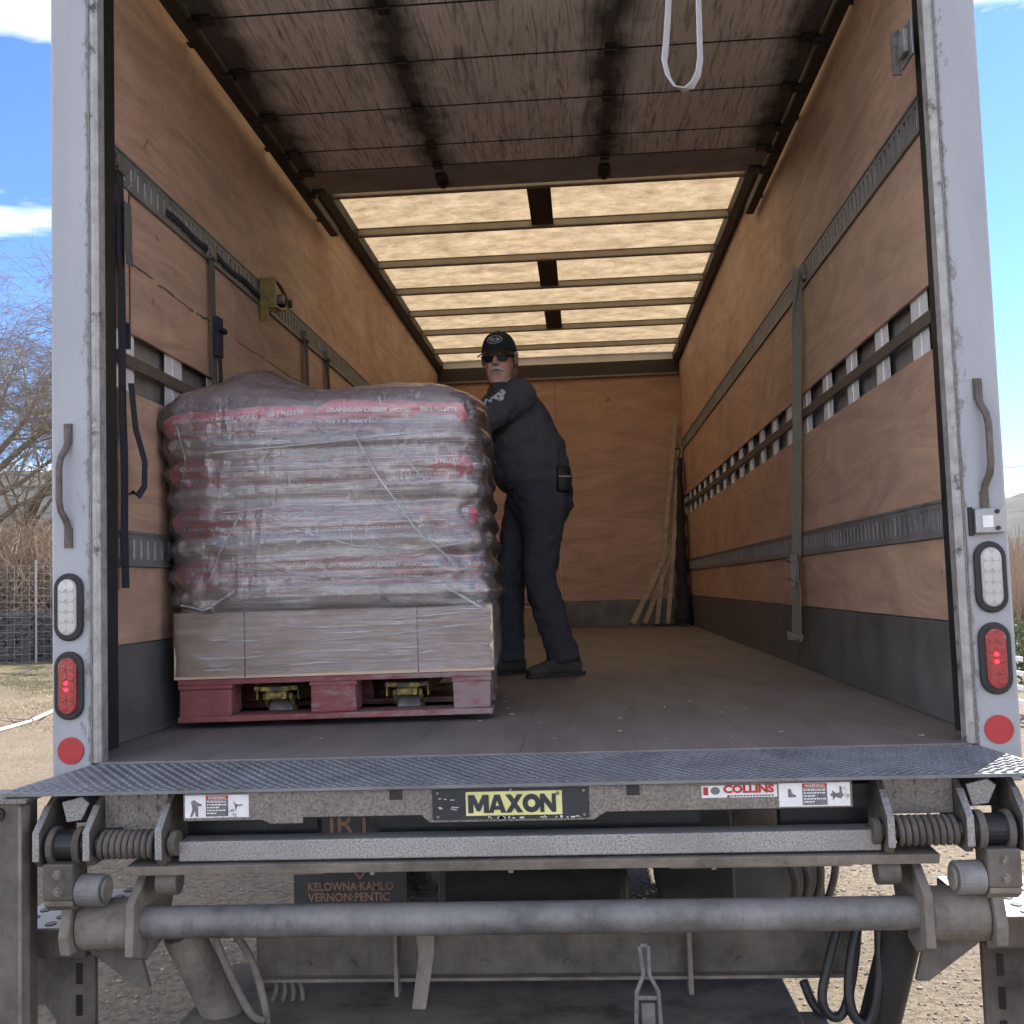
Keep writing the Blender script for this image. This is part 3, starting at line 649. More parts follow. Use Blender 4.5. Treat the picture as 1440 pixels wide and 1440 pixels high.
# ================================================================== LIFTGATE
LG = thing('liftgate', 'folded steel tail lift with tread plate, torsion springs and torque tube under rear sill', 'tail lift', (0, -.1, GZ))
TZ = -.022
# tread plate: trapezoid extension behind the sill
po = [(-1.19, 0), (-1.265, -.325), (1.265, -.325), (1.19, 0)]
def pz_(y): return -.0035 + .0165*y/.325
out_ = [(-1.183, -.003), (-1.262, -.28), (-1.262, -.325), (1.262, -.325), (1.262, -.28), (1.183, -.003)]
tp = MB().add([(x, y, pz_(y)) for x, y in out_] + [(x, y, pz_(y)-.008) for x, y in out_], [tuple(range(6)), tuple(range(11, 5, -1))] + [(i, (i+1) % 6, 6+(i+1) % 6, 6+i) for i in range(6)]).build('tread_plate', 'tread', LG)
tb = MB(); row = 0; yy = -.318
while yy < -.006:
    hw = 1.183+(.079*min(1, (-yy)/.28))-.012; TZ = pz_(yy)
    x = -hw+(row % 2)*.014
    while x < hw:
        a = .42 if row % 2 else -.42
        dx, dy = .0125*math.cos(a), .0125*math.sin(a)
        vs = [(x-dx, yy-dy, TZ+.0002), (x-dy*.35, yy+dx*.35*.6, TZ+.0002), (x+dx, yy+dy, TZ+.0002), (x+dy*.35, yy-dx*.35*.6, TZ+.0002), (x, yy, TZ+.0040)]
        tb.add(vs, [(0, 3, 4), (3, 2, 4), (2, 1, 4), (1, 0, 4)]); x += .028
    yy += .0135; row += 1
stuff(tb.build('tread_pattern', 'tread', tp))
FYF = -.305
# galvanised face plate under the tread, with the dropped centre
fa = MB().prism([(-.815, -.032), (-.815, -.098), (-.62, -.098), (-.60, -.108), (-.52, -.108), (-.52, -.094), (-.232, -.094), (-.210, -.112), (.182, -.112), (.212, -.094), (.788, -.094), (.788, -.032)], (0, FYF, 0), (1, 0, 0), (0, 0, 1), (0, .008, 0)).build('face_plate', 'galv_d', LG, bevel=.0015)
for x in (-.291, .277): MB().box((x-.0155, FYF-.003, -.056), (x+.0155, FYF-.0003, -.032)).build('rubber_stop', 'black', fa)
dp = MB().box((-.203, FYF-.004, -.106), (.172, FYF-.0006, -.034)).build('name_plate', 'navy', LG, bevel=.001)
cx = (.106-.122)/2
MB().box((-.122, FYF-.0052, -.0965), (.108, FYF-.0042, -.0405)).build('yellow_decal', 'yel_plate', dp)
def block_word(x0, z0, h, widths, gap, y, parent):
    """heavy block capitals built as flat plates"""
    G = {'M': [[(0, 0), (0, 1), (.30, 1), (.5, .50), (.70, 1), (1, 1), (1, 0), (.75, 0), (.75, .52), (.58, .10), (.42, .10), (.25, .52), (.25, 0)]],
         'A': [[(0, 0), (.28, 0), (.54, .80), (.54, 1), (.34, 1)], [(1, 0), (.72, 0), (.46, .80), (.46, 1), (.66, 1)], [(.22, .17), (.78, .17), (.71, .38), (.29, .38)]],
         'X': [[(0, 1), (.32, 1), (1, 0), (.68, 0)], [(0, 0), (.32, 0), (1, 1), (.68, 1)]],
         'N': [[(0, 0), (0, 1), (.28, 1), (.74, .45), (.74, 1), (1, 1), (1, 0), (.73, 0), (.26, .55), (.26, 0)]]}
    x = x0
    for ch_, w in widths:
        mb = MB()
        if ch_ == 'O':
            n = 36; V_ = [(x+w/2+w/2*k*math.cos(2*PI*i/n), y, z0+h/2+h/2*k*1.02*math.sin(2*PI*i/n)) for k in (1, .42) for i in range(n)]
            mb.add(V_, [(i, (i+1) % n, n+(i+1) % n, n+i) for i in range(n)])
        else:
            for k, poly in enumerate(G[ch_]): mb.prism([(px_*w, pz2*h) for px_, pz2 in poly], (x, y-.0002*k, z0), (1, 0, 0), (0, 0, 1), (0, .0006, 0))
        mb.build('letter', 'navy', parent); x += w+gap
block_word(-.1165, -.0905, .043, (('M', .050), ('A', .042), ('X', .042), ('O', .043), ('N', .038)), -.0012, FYF-.0064, dp)
lettering('\u00ae', .012, (.098, FYF-.006, -.048), (1, 0, 0), (0, 0, 1), 'navy', dp)
for x, z in ((-.19, -.042), (.16, -.042), (-.19, -.098), (.16, -.098), (-.014, -.0365)): MB().cyl((x, FYF-.007, z), (x, FYF-.004, z), .003, 8).build('rivet', 'galv', dp)
sc_ = MB()
for i in range(26): x = random.uniform(-.09, .15); sc_.box((x, FYF-.0048, -.1045), (x+random.uniform(.002, .012), FYF-.0042, -.1045+random.uniform(.002, .006)))
for i in range(9): x = random.uniform(-.19, -.135); z = random.uniform(-.085, -.055); sc_.box((x, FYF-.0048, z), (x+random.uniform(.004, .014), FYF-.0042, z+.0016))
stuff(sc_.build('worn_print', 'paleink', dp))
def warning(x0, x1, flip):
    zt, zb = -.036, -.090; w = x1-x0
    d = MB().box((x0, FYF-.0018, zb), (x1, FYF-.0006, zt)).build('warning_decal', 'sticker', LG)
    y = FYF-.0028
    a, b = x0+w*.33, x0+w*.68
    MB().box((a, y, -.0475), (b, y+.0008, zt-.001)).build('red_header', 'redink', d)
    MB().box((a, y, zb+.003), (b, y+.0008, -.0485)).build('text_block', 'ink_grey', d)
    lettering('WARNING', .011, ((a+b)/2, y-.0008, -.0425), (1, 0, 0), (0, 0, 1), 'sticker', d, fit=(b-a)*.8)
    t_ = MB()
    for r in range(5):
        z = -.0535-r*.0068; x = a+.003
        while x < b-.006:
            l_ = random.uniform(.003, .008); t_.box((x, y-.0008, z), (min(x+l_, b-.002), y-.0001, z+.0028)); x += l_+.0018
            if r in (2, 4) and x > a+(b-a)*.5: break
    stuff(t_.build('small_print', 'sticker', d))
    def pict(pts, ox, sx): MB().prism([(px_*sx, pz_) for px_, pz_ in pts], (ox, y, -.063), (1, 0, 0), (0, 0, 1), (0, .0008, 0)).build('pictogram', 'ink_grey', d)
    if not flip:
        pict([(-.012, .012), (-.004, .016), (.004, .010), (.014, .006), (.015, .001), (.006, .001), (.006, -.024), (.000, -.024), (-.002, -.010), (-.009, -.024), (-.014, -.024), (-.008, -.006)], x0+w*.17, 1)
        pict([(-.012, .012), (-.004, .004), (.006, .003), (.012, .006), (.010, .0), (-.001, .0), (-.005, -.012), (-.007, .0)], x0+w*.83, 1)
    else:
        pict([(-.007, .014), (.0, .014), (.002, .004), (.012, -.002), (.012, -.005), (-.007, -.005)], x0+w*.17, 1)
        pict([(-.013, .010), (-.004, .002), (.004, .004), (.004, .018), (.009, .018), (.010, .004), (.014, -.002), (.006, -.010), (-.006, -.006), (-.012, -.014)], x0+w*.83, 1)
warning(-.810, -.652, False); warning(.618, .782, True)
cd = MB().box((.438, FYF-.0018, -.066), (.614, FYF-.0006, -.038)).build('dealer_decal', 'sticker', LG)
lettering('COLLINS', .024, (.548, FYF-.0028, -.0475), (1, 0, 0), (0, 0, 1), 'redink', cd, bold=.0012, fit=.118)
MB().box((.442, FYF-.0026, -.060), (.4535, FYF-.0019, -.041)).build('red_bar', 'redink', cd)
MB().prism([(.011*math.cos(2*PI*k/14), .009*math.sin(2*PI*k/14)) for k in range(14)], (.470, FYF-.0026, -.050), (1, 0, 0), (0, 0, 1), (0, .0007, 0)).build('emblem', 'ink_grey', cd)
t_ = MB()
for k in range(15): x = .50+k*.0072; t_.box((x, FYF-.0026, -.064), (x+.005, FYF-.0019, -.0605))
stuff(t_.build('small_print', 'ink_grey', cd))
# galvanised cross bar and dusty lip
MB().box((-.83, -.30, -.196), (.85, -.23, -.148)).build('cross_bar', 'galv', LG, bevel=.003)
MB().prism([(-.31, -.204), (-.22, -.200), (-.22, -.228), (-.30, -.228)], (-.96, 0, 0), (0, 1, 0), (0, 0, 1), (1.94, 0, 0)).build('lower_lip', 'dust', LG, bevel=.002)
for x0, x1 in ((-.62, -.48), (.36, .62), (.62, .78)): MB().box((x0, -.27, -.238), (x1, -.23, -.2285)).build('lip_tab', 'dust', LG)
for x in (-.355, -.02, .46): MB().cyl((x, -.296, -.234), (x, -.296, -.2265), .006, 8).build('lip_bolt', 'dust', LG)
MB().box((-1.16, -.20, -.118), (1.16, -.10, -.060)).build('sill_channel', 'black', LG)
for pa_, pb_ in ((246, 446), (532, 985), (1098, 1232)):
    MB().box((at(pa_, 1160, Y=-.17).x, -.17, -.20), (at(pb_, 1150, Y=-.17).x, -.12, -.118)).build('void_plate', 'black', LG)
# hinge brackets, springs, pivot blocks (both ends)
def hinge_end(s_):
    def B(x, th, name='hinge_bracket'):
        MB().prism([(-.150, -.030), (-.235, -.030), (-.285, -.060), (-.345, -.112), (-.345, -.178), (-.325, -.196), (-.150, -.196)], (s_*x-th/2, 0, 0), (0, 1, 0), (0, 0, 1), (th, 0, 0)).build(name, 'grime', LG, bevel=.002)
        MB().prism([(-.2865, -.058), (-.3468, -.111), (-.3468, -.179), (-.344, -.179), (-.344, -.112), (-.2835, -.060)], (s_*x-th/2, 0, 0), (0, 1, 0), (0, 0, 1), (th, 0, 0)).build('bracket_edge', 'galv', LG)
    for x in (.862, 1.040, 1.165): B(x, .016)
    MB().box((s_*.870, -.262, -.120), (s_*1.030, -.250, -.030)).build('back_plate', 'galv_d', LG)
    MB().prism([(0, 0), (.05, .012), (.07, -.004), (.05, -.045), (.012, -.05)], (s_*1.055 if s_ > 0 else s_*1.13, -.285, -.05), (1, 0, 0), (0, 0, 1), (0, .006, 0)).build('lug', 'galv', LG, bevel=.002)
    MB().cyl((s_*.84, -.302, -.150), (s_*1.15, -.302, -.150), .017, 14).build('hinge_pin', 'grime', LG, smooth=True, auto=50)
    MB().cyl((s_*.828, -.302, -.150), (s_*.846, -.302, -.150), .030, 20).build('pin_cap', 'grime', LG, bevel=.003)
    pts = []; turns = 9
    for i in range(turns*16+1):
        a = 2*PI*i/16; pts.append((s_*(.882+.140*i/(turns*16)), -.302+.029*math.cos(a), -.150+.029*math.sin(a)))
    MB().tube(pts, .0075, 7).build('torsion_spring', 'grime', LG, smooth=True)
    MB().cyl((s_*1.052, -.300, -.150), (s_*1.150, -.300, -.150), .036, 22).build('pivot_sleeve', 'black', LG, bevel=.004)
    MB().loft([((s_*1.062, -.30, -.152), (0, .046, 0), (0, 0, .046)), ((s_*1.080, -.30, -.152), (0, .046, 0), (0, 0, .046))], 24, 2).build('pivot_ear', 'grime', LG, bevel=.003)
    MB().loft([((s_*1.128, -.30, -.152), (0, .046, 0), (0, 0, .046)), ((s_*1.144, -.30, -.152), (0, .046, 0), (0, 0, .046))], 24, 2).build('pivot_ear', 'grime', LG, bevel=.003)
    MB().box((s_*1.072, -.348, -.272), (s_*1.148, -.268, -.186)).build('pivot_block', 'grime', LG, bevel=.004)
    MB().prism([(-.345, -.2725), (-.268, -.2725), (-.268, -.295), (-.32, -.302), (-.345, -.285)], (s_*1.074 if s_ > 0 else s_*1.146, 0, 0), (0, 1, 0), (0, 0, 1), (.072, 0, 0)).build('block_foot', 'dust', LG, bevel=.002)
    MB().cyl((s_*1.005, -.318, -.256), (s_*1.068, -.312, -.256), .0385, 26).build('roller', 'tube', LG, bevel=.003)
    MB().cyl((s_*.998, -.3185, -.256), (s_*1.006, -.3185, -.256), .028, 22).build('roller_hub', 'dust', LG, bevel=.002)
    MB().cyl((s_*.842, -.26, -.252), (s_*.895, -.26, -.252), .032, 22).build('inner_roller', 'grime', LG, bevel=.003)
    # lift arm carrying the torque tube
    MB().prism([(-.33, -.29), (-.24, -.232), (-.12, -.222), (-.06, -.30), (-.12, -.42), (-.25, -.445), (-.335, -.41)], (s_*.93 if s_ > 0 else s_*.952, 0, 0), (0, 1, 0), (0, 0, 1), (.022, 0, 0)).build('lift_arm', 'dust', LG, bevel=.003)
    MB().cyl((s_*.952, -.262, -.352), (s_*1.085, -.262, -.352), .062, 26).build('tube_boss', 'dust', LG, bevel=.006)
    MB().prism([(-.32, -.290), (-.27, -.285), (-.245, -.34), (-.27, -.41), (-.335, -.405), (-.345, -.36)], (s_*1.086 if s_ > 0 else s_*1.112, 0, 0), (0, 1, 0), (0, 0, 1), (.026, 0, 0)).build('end_strap', 'dust', LG, bevel=.003)
    MB().prism([(.955, -.40), (1.10, -.405), (.955, -.51), (.925, -.51)], (0, -.255, 0), (s_, 0, 0), (0, 0, 1), (0, .018, 0)).build('gusset', 'grime', LG, bevel=.002)
for s_ in (-1, 1): hinge_end(s_)
def hex_bolt(p, d, r, name='bolt', mat='galv_d'):
    p, d = Vector(p), Vector(d); u = d.orthogonal().normalized(); v = d.cross(u)
    b_ = MB(); b_.prism([(r*math.cos(k*PI/3), r*math.sin(k*PI/3)) for k in range(6)], p, u, v, d*r*.8); b_.prism([(r*1.45*math.cos(k*PI/6), r*1.45*math.sin(k*PI/6)) for k in range(12)], p, u, v, d*r*.22); return b_.build(name, mat, LG)
for s_ in (-1, 1):
    for z in (-.045, -.075): 
        for x in (.90, .95, 1.0): hex_bolt((s_*x, -.2625, z), (0, -1, 0), .0065)
    hex_bolt((s_*1.11, -.3485, -.21), (0, -1, 0), .008); hex_bolt((s_*1.11, -.3485, -.25), (0, -1, 0), .008)
for x in (-.74, -.44, .33, .50, .74): hex_bolt((x, FYF-.0003, -.064), (0, -1, 0), .0035)
for x in (-.6, -.48, -.12, .1, .55, .72):
    for z in (-.43, -.55): hex_bolt((x, .0197, z), (0, -1, 0), .009, 'bolt', 'grime')
MB().cyl((-.95, -.262, -.350), (.95, -.262, -.350), .0385, 30).build('torque_tube', 'tube', LG, smooth=True, auto=50)
# wide cross plate behind the tube
cp = MB().box((-.74, .02, -.585), (.845, .034, -.40)).build('cross_plate', 'grime', LG)
MB().box((-.74, -.01, -.588), (.845, .02, -.580)).build('plate_flange', 'dust', cp)
for x, w in ((-.352, .010), (.418, .012)): MB().box((x-w/2, -.03, -.620), (x+w/2, .02, -.40)).build('stiffener', 'dust', cp)
MB().prism([(-.30, -.40), (-.245, -.40), (-.245, -.50), (-.275, -.66), (-.310, -.66), (-.285, -.50)], (0, -.06, 0), (1, 0, 0), (0, 0, 1), (0, .012, 0)).build('stiffener', 'dust', cp)
MB().box((-.9, -.28, -.80), (.68, .30, -.640)).build('folded_platform', 'grime', LG, bevel=.006)
MB().box((.679, -.27, -.76), (.745, -.05, -.655)).build('platform_tip', 'galv_d', LG, bevel=.004)
# latch handle at the middle
lv = MB(); lv.tube([(.280, -.225, -.43), (.288, -.225, -.50), (.270, -.225, -.54), (.264, -.225, -.66)], .006, 8); lv.tube([(.302, -.225, -.43), (.302, -.225, -.50), (.322, -.225, -.54), (.326, -.225, -.66)], .006, 8)
lv.box((.272, -.232, -.558), (.318, -.218, -.548)); lv.box((.280, -.232, -.66), (.312, -.222, -.565)); lv.cyl((.282, -.225, -.43), (.300, -.225, -.43), .007, 8); lv.build('latch_handle', 'tube', LG, bevel=.002)
# hydraulic rams and hoses
def ram(s_, mat, a, b):
    MB().cyl(a, b, .050, 24).build('hydraulic_ram', mat, LG, bevel=.004)
    a, b = Vector(a), Vector(b); d = (b-a).normalized()
    MB().cyl(a-d*.06, a, .024, 16).build('ram_rod', 'tube', LG, smooth=True, auto=50)
    MB().cyl(b, b+d*.05, .032, 16).build('ram_foot', 'black', LG, bevel=.003)
ram(-1, 'dust', (-.885, -.14, -.41), (-.80, -.06, -.66)); ram(1, 'black', (.935, -.14, -.41), (.875, -.08, -.68))
def hose(pts, r=.010, mat='black', parent=LG, name='hose'):
    # smooth the corner points
    P = [Vector(p) for p in pts]
    for _ in range(3): P = [P[0]] + [q for a, b in zip(P[:-1], P[1:]) for q in (a*.75+b*.25, a*.25+b*.75)] + [P[-1]]
    return MB().tube(P, r, 8).build(name, mat, parent, smooth=True)
hose([(.84, -.10, -.40), (.80, -.12, -.52), (.79, -.14, -.63), (.84, -.14, -.665), (.87, -.14, -.55), (.88, -.12, -.42)], .013)
hose([(.80, -.08, -.40), (.76, -.10, -.50), (.72, -.12, -.62), (.78, -.12, -.66), (.82, -.10, -.52), (.84, -.08, -.40)], .012)
hose([(.70, -.05, -.58), (.72, -.06, -.64), (.75, -.08, -.66)], .012)
hose([(-.80, -.16, -.40), (-.76, -.16, -.50), (-.70, -.16, -.62), (-.67, -.15, -.63)], .010, 'dust'); hose([(-.76, -.14, -.40), (-.70, -.14, -.48), (-.67, -.14, -.60), (-.665, -.14, -.64)], .010, 'dust')
for k in range(4): hose([(-.74+.02*k, .05, -.56), (-.68+.02*k, .03, -.60), (-.70+.03*k, 0, -.66)], .007, 'grime')
for k in range(4):
    q = at(1110+k*16, 1235, Y=.5)
    hose([(q.x, .5, -.25), (q.x-.02+.02*k, .48, -.38), (q.x+.03, .5, -.50), (q.x-.03, .52, -.62)], .012, 'grime')
# side uprights and perforated steps
def step_end(s_):
    u = MB(); u.box((s_*1.208, -.335, -1.02), (s_*1.330, -.250, -.036))
    up_ = u.build('dock_bumper', 'grime', LG, bevel=.006)
    MB().box((s_*1.204, -.340, -1.0), (s_*1.2125, -.30, -.05)).build('bumper_edge', 'dust', up_)
    MB().cyl((s_*1.262, -.338, -.066), (s_*1.262, -.345, -.066), .016, 20).build('bumper_hole', 'black', up_)
    MB().box((s_*1.190, -.345, -.040), (s_*1.330, -.20, -.031)).build('bumper_cap', 'galv_d', up_)
    st = MB().prism([(-.20, 0), (.16, 0), (.16, -.07), (-.20, -.07)], (s_*1.11 if s_ < 0 else s_*1.11, 0, -.385), (0, 1, 0), (0, 0, 1), (s_*.23, 0, 0)).build('step', 'grime', LG, bevel=.003)
    MB().box((s_*1.112, -.198, -.3845), (s_*1.338, .158, -.381)).build('step_tread', 'galv', st)
    for i in range(6):
        for j in range(3):
            x = s_*(1.145+.075*j); y = -.165+.06*i
            MB().prism([(.014*math.cos(a*PI/4), .018*math.sin(a*PI/4)) for a in range(8)], (x, y, -.3815), (1, 0, 0), (0, 1, 0), (0, 0, .003)).build('step_hole', 'black', st)
    h = MB(); z0, z1 = -1.0, -.456
    h.prism([(0, z1), (.20, z1), (.20, -.60), (.135, -.60), (.105, -.64), (.10, z0), (.0, z0)], (s_*1.125, -.12, 0), (s_, 0, 0), (0, 0, 1), (0, .02, 0))
    hb = h.build('step_hanger', 'grime', LG, bevel=.003)
    for z in (-.52, -.60, -.68): MB().box((s_*1.158, -.1235, z-.026), (s_*1.174, -.1195, z+.026)).build('hanger_slot', 'black', hb)
for s_ in (-1, 1): step_end(s_)

# ================================================================== CARGO
PA = math.radians(3.4); PORG = Vector((-.672, .70, 0)); PW, PD = 1.06, 1.02
def cargo(name, label, cat, group=None, z=0.):
    """Empty turned like the pallet, at its front middle"""
    o = bpy.data.objects.new(name, None); COL.objects.link(o); o.location = PORG+Vector((0, 0, z)); o.rotation_euler = (0, 0, PA); o.empty_display_size = .1
    return tag(o, label, cat, group)
def local(o, parent):
    o.parent = parent; o.location = (0, 0, 0); return o
pl = cargo('pallet', 'chipped red painted wooden pallet raised on pallet jack forks', 'pallet')
Z0, Z1 = .022, .166
def woody(mb, amp=.002, seed=0):
    mb.v = [(x+amp*mnoise.noise(Vector((x*9, y*9, z*9+seed))), y+amp*mnoise.noise(Vector((x*9+7, y*9, z*9+seed))), z+amp*mnoise.noise(Vector((x*9, y*9+5, z*9+seed)))) for x, y, z in mb.v]; return mb
for x0, x1 in ((-.53, -.345), (-.085, .075), (.395, .53)):                   # nine blocks
    for y0, y1 in ((0, .14), (.44, .58), (PD-.14, PD)):
        o = woody(MB().box((x0+.004, y0+.003, Z0+.0205), (x1-.004, y1-.003, Z1-.0335)), .004, x0*7).build('block', 'pallet', bevel=.006); local(o, pl)
for x0, x1 in ((-.53, -.345), (-.085, .075), (.395, .53)):
    local(woody(MB().box((x0, .0015, Z1-.0335), (x1, PD-.0015, Z1-.0185)), .001, x0).build('stringer_board', 'pallet', bevel=.003), pl)
for y0, y1 in ((0, .14), (.44, .58), (PD-.14, PD)):
    local(woody(MB().box((-.53, y0, Z0), (.53, y1, Z0+.020)), .003, y0+4).build('bottom_board', 'pallet', bevel=.003), pl)
for i in range(7):
    y = i*(PD-.10)/6
    local(woody(MB().box((-.53, y, Z1-.018), (.53, y+.10, Z1)), .0012, y+9).build('deck_board', 'pallet', bevel=.002), pl)
# pallet jack under it
jk = cargo('pallet_jack', 'yellow hand pallet jack with its forks run under the loaded pallet', 'pallet jack')
for cxj in (-.215, .235):
    f = MB(); f.box((cxj-.075, .07, Z1-.050), (cxj+.075, 1.30, Z1-.0345)); f.box((cxj-.075, .10, Z1-.085), (cxj-.068, 1.30, Z1-.050)); f.box((cxj+.068, .10, Z1-.085), (cxj+.075, 1.30, Z1-.050))
    f.prism([(-.075, .10), (.075, .10), (.045, .045), (-.045, .045)], (cxj, 0, Z1-.050), (1, 0, 0), (0, 1, 0), (0, 0, .0155))
    fo = local(f.build('fork', 'jack_y', bevel=.003), jk)
    b = MB(); b.box((cxj-.035, .075, Z1-.080), (cxj+.035, .12, Z1-.052)); b.cyl((cxj-.02, .072, Z1-.066), (cxj+.02, .072, Z1-.066), .012, 10); b.beam((cxj-.045, .10, Z1-.07), (cxj-.045, .20, .035), .012, .02); b.beam((cxj+.045, .10, Z1-.07), (cxj+.045, .20, .035), .012, .02)
    local(b.build('roller_bracket', 'jack_y', bevel=.002), jk)
    local(MB().cyl((cxj-.042, .19, .040), (cxj+.042, .19, .040), .039, 24).build('load_roller', 'tube', bevel=.004), jk)
b = MB(); b.box((-.29, 1.30, .06), (.31, 1.38, .20)); b.box((-.10, 1.36, .10), (.12, 1.50, .42)); b.cyl((.01, 1.44, .42), (.01, 1.44, .50), .04, 16); local(b.build('jack_body', 'jack_y', bevel=.006), jk)
h = MB(); h.tube([(.01, 1.46, .46), (.01, 1.56, .95)], .018, 12); h.tube([(-.10, 1.58, 1.10), (-.10, 1.565, 1.0), (.01, 1.56, .95), (.12, 1.565, 1.0), (.12, 1.58, 1.10), (-.10, 1.58, 1.10)], .014, 10); local(h.build('tow_handle', 'black', smooth=True), jk)
for x in (-.06, .08): local(MB().cyl((x-.025, 1.46, .09), (x+.025, 1.46, .09), .09, 24).build('steer_wheel', 'rubber', bevel=.006), jk)
# cardboard tray
cb = cargo('cardboard_tray', 'plain brown cardboard tray under the bags, sitting on red pallet', 'box')
CT = .392
def panel_mesh(a, b, nx=24, nz=6, amp=.004):
    pass
t = MB(); t.box((-.540, -.004, Z1+.0015), (.540, .002, CT)); local(t.build('front_flap', 'card', bevel=.001), cb)
local(MB().box((-.540, PD-.002, Z1+.0015), (.540, PD+.004, CT)).build('rear_flap', 'card', bevel=.001), cb)
for x in (-.540, .534): local(MB().box((x, .0025, Z1+.0015), (x+.006, PD-.0025, CT-.001)).build('side_flap', 'card', bevel=.001), cb)
local(MB().box((-.533, .003, Z1+.002), (.533, PD-.003, Z1+.009)).build('base_sheet', 'card'), cb)
for x in (-.30, .285):
    local(MB().box((x-.0025, -.0055, Z1+.004), (x+.0025, -.0041, CT-.002)).build('crease', 'midrail'), cb)

# ---- pellet bags
def bag_surface(w, d, h, seed, p=8.0):
    """returns f(u,v)->(x,y,ztop,zbot) over [-1,1]^2"""
    def f(u, v):
        e = (max(0, 1-abs(u)**p)*max(0, 1-abs(v)**p))**.36
        n = fbm((u*2.3+seed, v*2.3, seed*1.7), 3)*.10 + fbm((u*7+seed, v*7, seed), 2)*.04
        zt = h*.5*e*(1+n); zb = -h*.5*e*(1-n*.6)
        wob = 1+.018*fbm((u*2, v*2, seed*3), 2)
        return u*w*.5*wob, v*d*.5*wob, zt, zb
    return f
def make_bag(w, d, h, seed):
    f = bag_surface(w, d, h, seed); nu, nv = 30, 24
    def sp(i, n): 
        t = -1+2*i/n; return math.copysign(1-(1-abs(t))**1.7, t)
    top = []; bot = []
    for j in range(nv+1):
        for i in range(nu+1):
            x, y, a, b = f(sp(i, nu), sp(j, nv)); top.append((x, y, a)); bot.append((x, y, b))
    n1 = (nu+1)*(nv+1); fs = []
    for j in range(nv):
        for i in range(nu):
            a = j*(nu+1)+i; fs.append((a, a+1, a+nu+2, a+nu+1)); fs.append((n1+a, n1+a+nu+1, n1+a+nu+2, n1+a+1))
    ring = [i for i in range(nu+1)] + [j*(nu+1)+nu for j in range(1, nv+1)] + [nv*(nu+1)+i for i in range(nu-1, -1, -1)] + [j*(nu+1) for j in range(nv-1, 0, -1)]
    for a, b in zip(ring, ring[1:]+ring[:1]): fs.append((a, n1+a, n1+b, b))
    return MB().add(top+bot, fs)
def face_profile(w, d, h):
    """front edge of a bag: y at relative height"""
    def y_of(u, z):
        e_u = max(.05, 1-abs(u)**8.0)**.36; q = min(.999, abs(z)/(h*.5*e_u)); e = q**(1/.36)
        return -d*.5*(max(0., 1-e))**(1/8.0)
    return y_of
NL = 8; LH = (1.085-CT)/NL
BAGS = []
for L_ in range(NL):
    z = CT + LH*(L_+.5) - .002
    top = (L_ % 2 == 1)          # printed layer (two long bags), else plain layer (three bag ends)
    lean = -.040*(L_/(NL-1))-.004*math.sin(L_*2.1)   # the stack leans to the left as it rises
    if top: spots = [(-.258, .30, .522, .60), (.258, .30, .522, .60)]
    else: spots = [(-.345, .30, .350, .595), (0, .30, .350, .595), (.345, .30, .350, .595)]
    back = [(-.352, .80, .352, .42), (0, .80, .352, .42), (.352, .80, .352, .42)] if top else [(-.262, .80, .52, .42), (.262, .80, .52, .42)]
    order = ['lowest', 'second', 'third', 'fourth', 'fifth', 'sixth', 'seventh', 'topmost'][L_]
    for bi, (bx, by, w, d) in enumerate(spots+back):
        sd = L_*10+bi; front = bi < len(spots)
        h_ = LH*(1.48 if top else 1.12)
        dz = 0
        if L_ == NL-1: h_ = LH*1.50; dz = .012*math.sin(bx*5+1)
        mat = 'bag_red' if top else 'bag_clear'
        side_ = 'beside the plywood wall' if bx < -.1 else 'beside the standing man' if bx > .1 else 'in the middle'
        look = 'maroon printed pellet bag' if top else 'clear bag of tan pellets'
        where = 'front' if front else 'rear'
        o = make_bag(w, d, h_, sd).build('pellet_bag', mat, smooth=True)
        o.matrix_world = Matrix.Translation(PORG) @ Matrix.Rotation(PA, 4, 'Z') @ Matrix.Translation(Vector((bx+lean+random.uniform(-.012, .012), by+random.uniform(-.008, .008), z+dz+random.uniform(-.006, .006)))) @ Matrix.Rotation(random.gauss(0, .018), 4, 'Y') @ Matrix.Rotation(random.gauss(0, .02), 4, 'Z')
        tag(o, f'{look}, {where} row of the {order} layer, {side_}', 'bag', 'bags stacked on the red pallet')
        BAGS.append(o)
        if top and front:
            yf = face_profile(w, d, h_)
            mb = MB()
            for body, cx_, fit, cz, size in (('OKANAGAN CHERRY WOOD', -.075, .29, .014, .021), ('BBQ PELLETS', .165, .125, .018, .021)):
                vs, fs = text_mesh(body, size, .0006, 0)
                xs = [v.x for v in vs]; k = fit/(max(xs)-min(xs)); mid = (max(xs)+min(xs))/2
                P = []
                for v in vs:
                    x = cx_+(v.x-mid)*k; zz = cz+v.y; zz = max(-h_*.46, min(h_*.46, zz))
                    P.append((x, yf(x/(w*.5), zz)-.006-.01*abs(zz)/h_, zz))
                mb.add(P, fs)
            x = -w*.42
            while x < w*.40:
                l_ = random.uniform(.004, .010); zz = -.030
                P = [(a, yf(a/(w*.5), b)-.007, b) for a, b in ((x, zz), (x+l_, zz), (x+l_, zz+.010), (x, zz+.010))]; mb.add(P, [(0, 1, 2, 3)])
                x += l_+random.choice((.003, .003, .003, .010))
            pr_ = mb.build('print', 'paleink'); pr_.parent = o
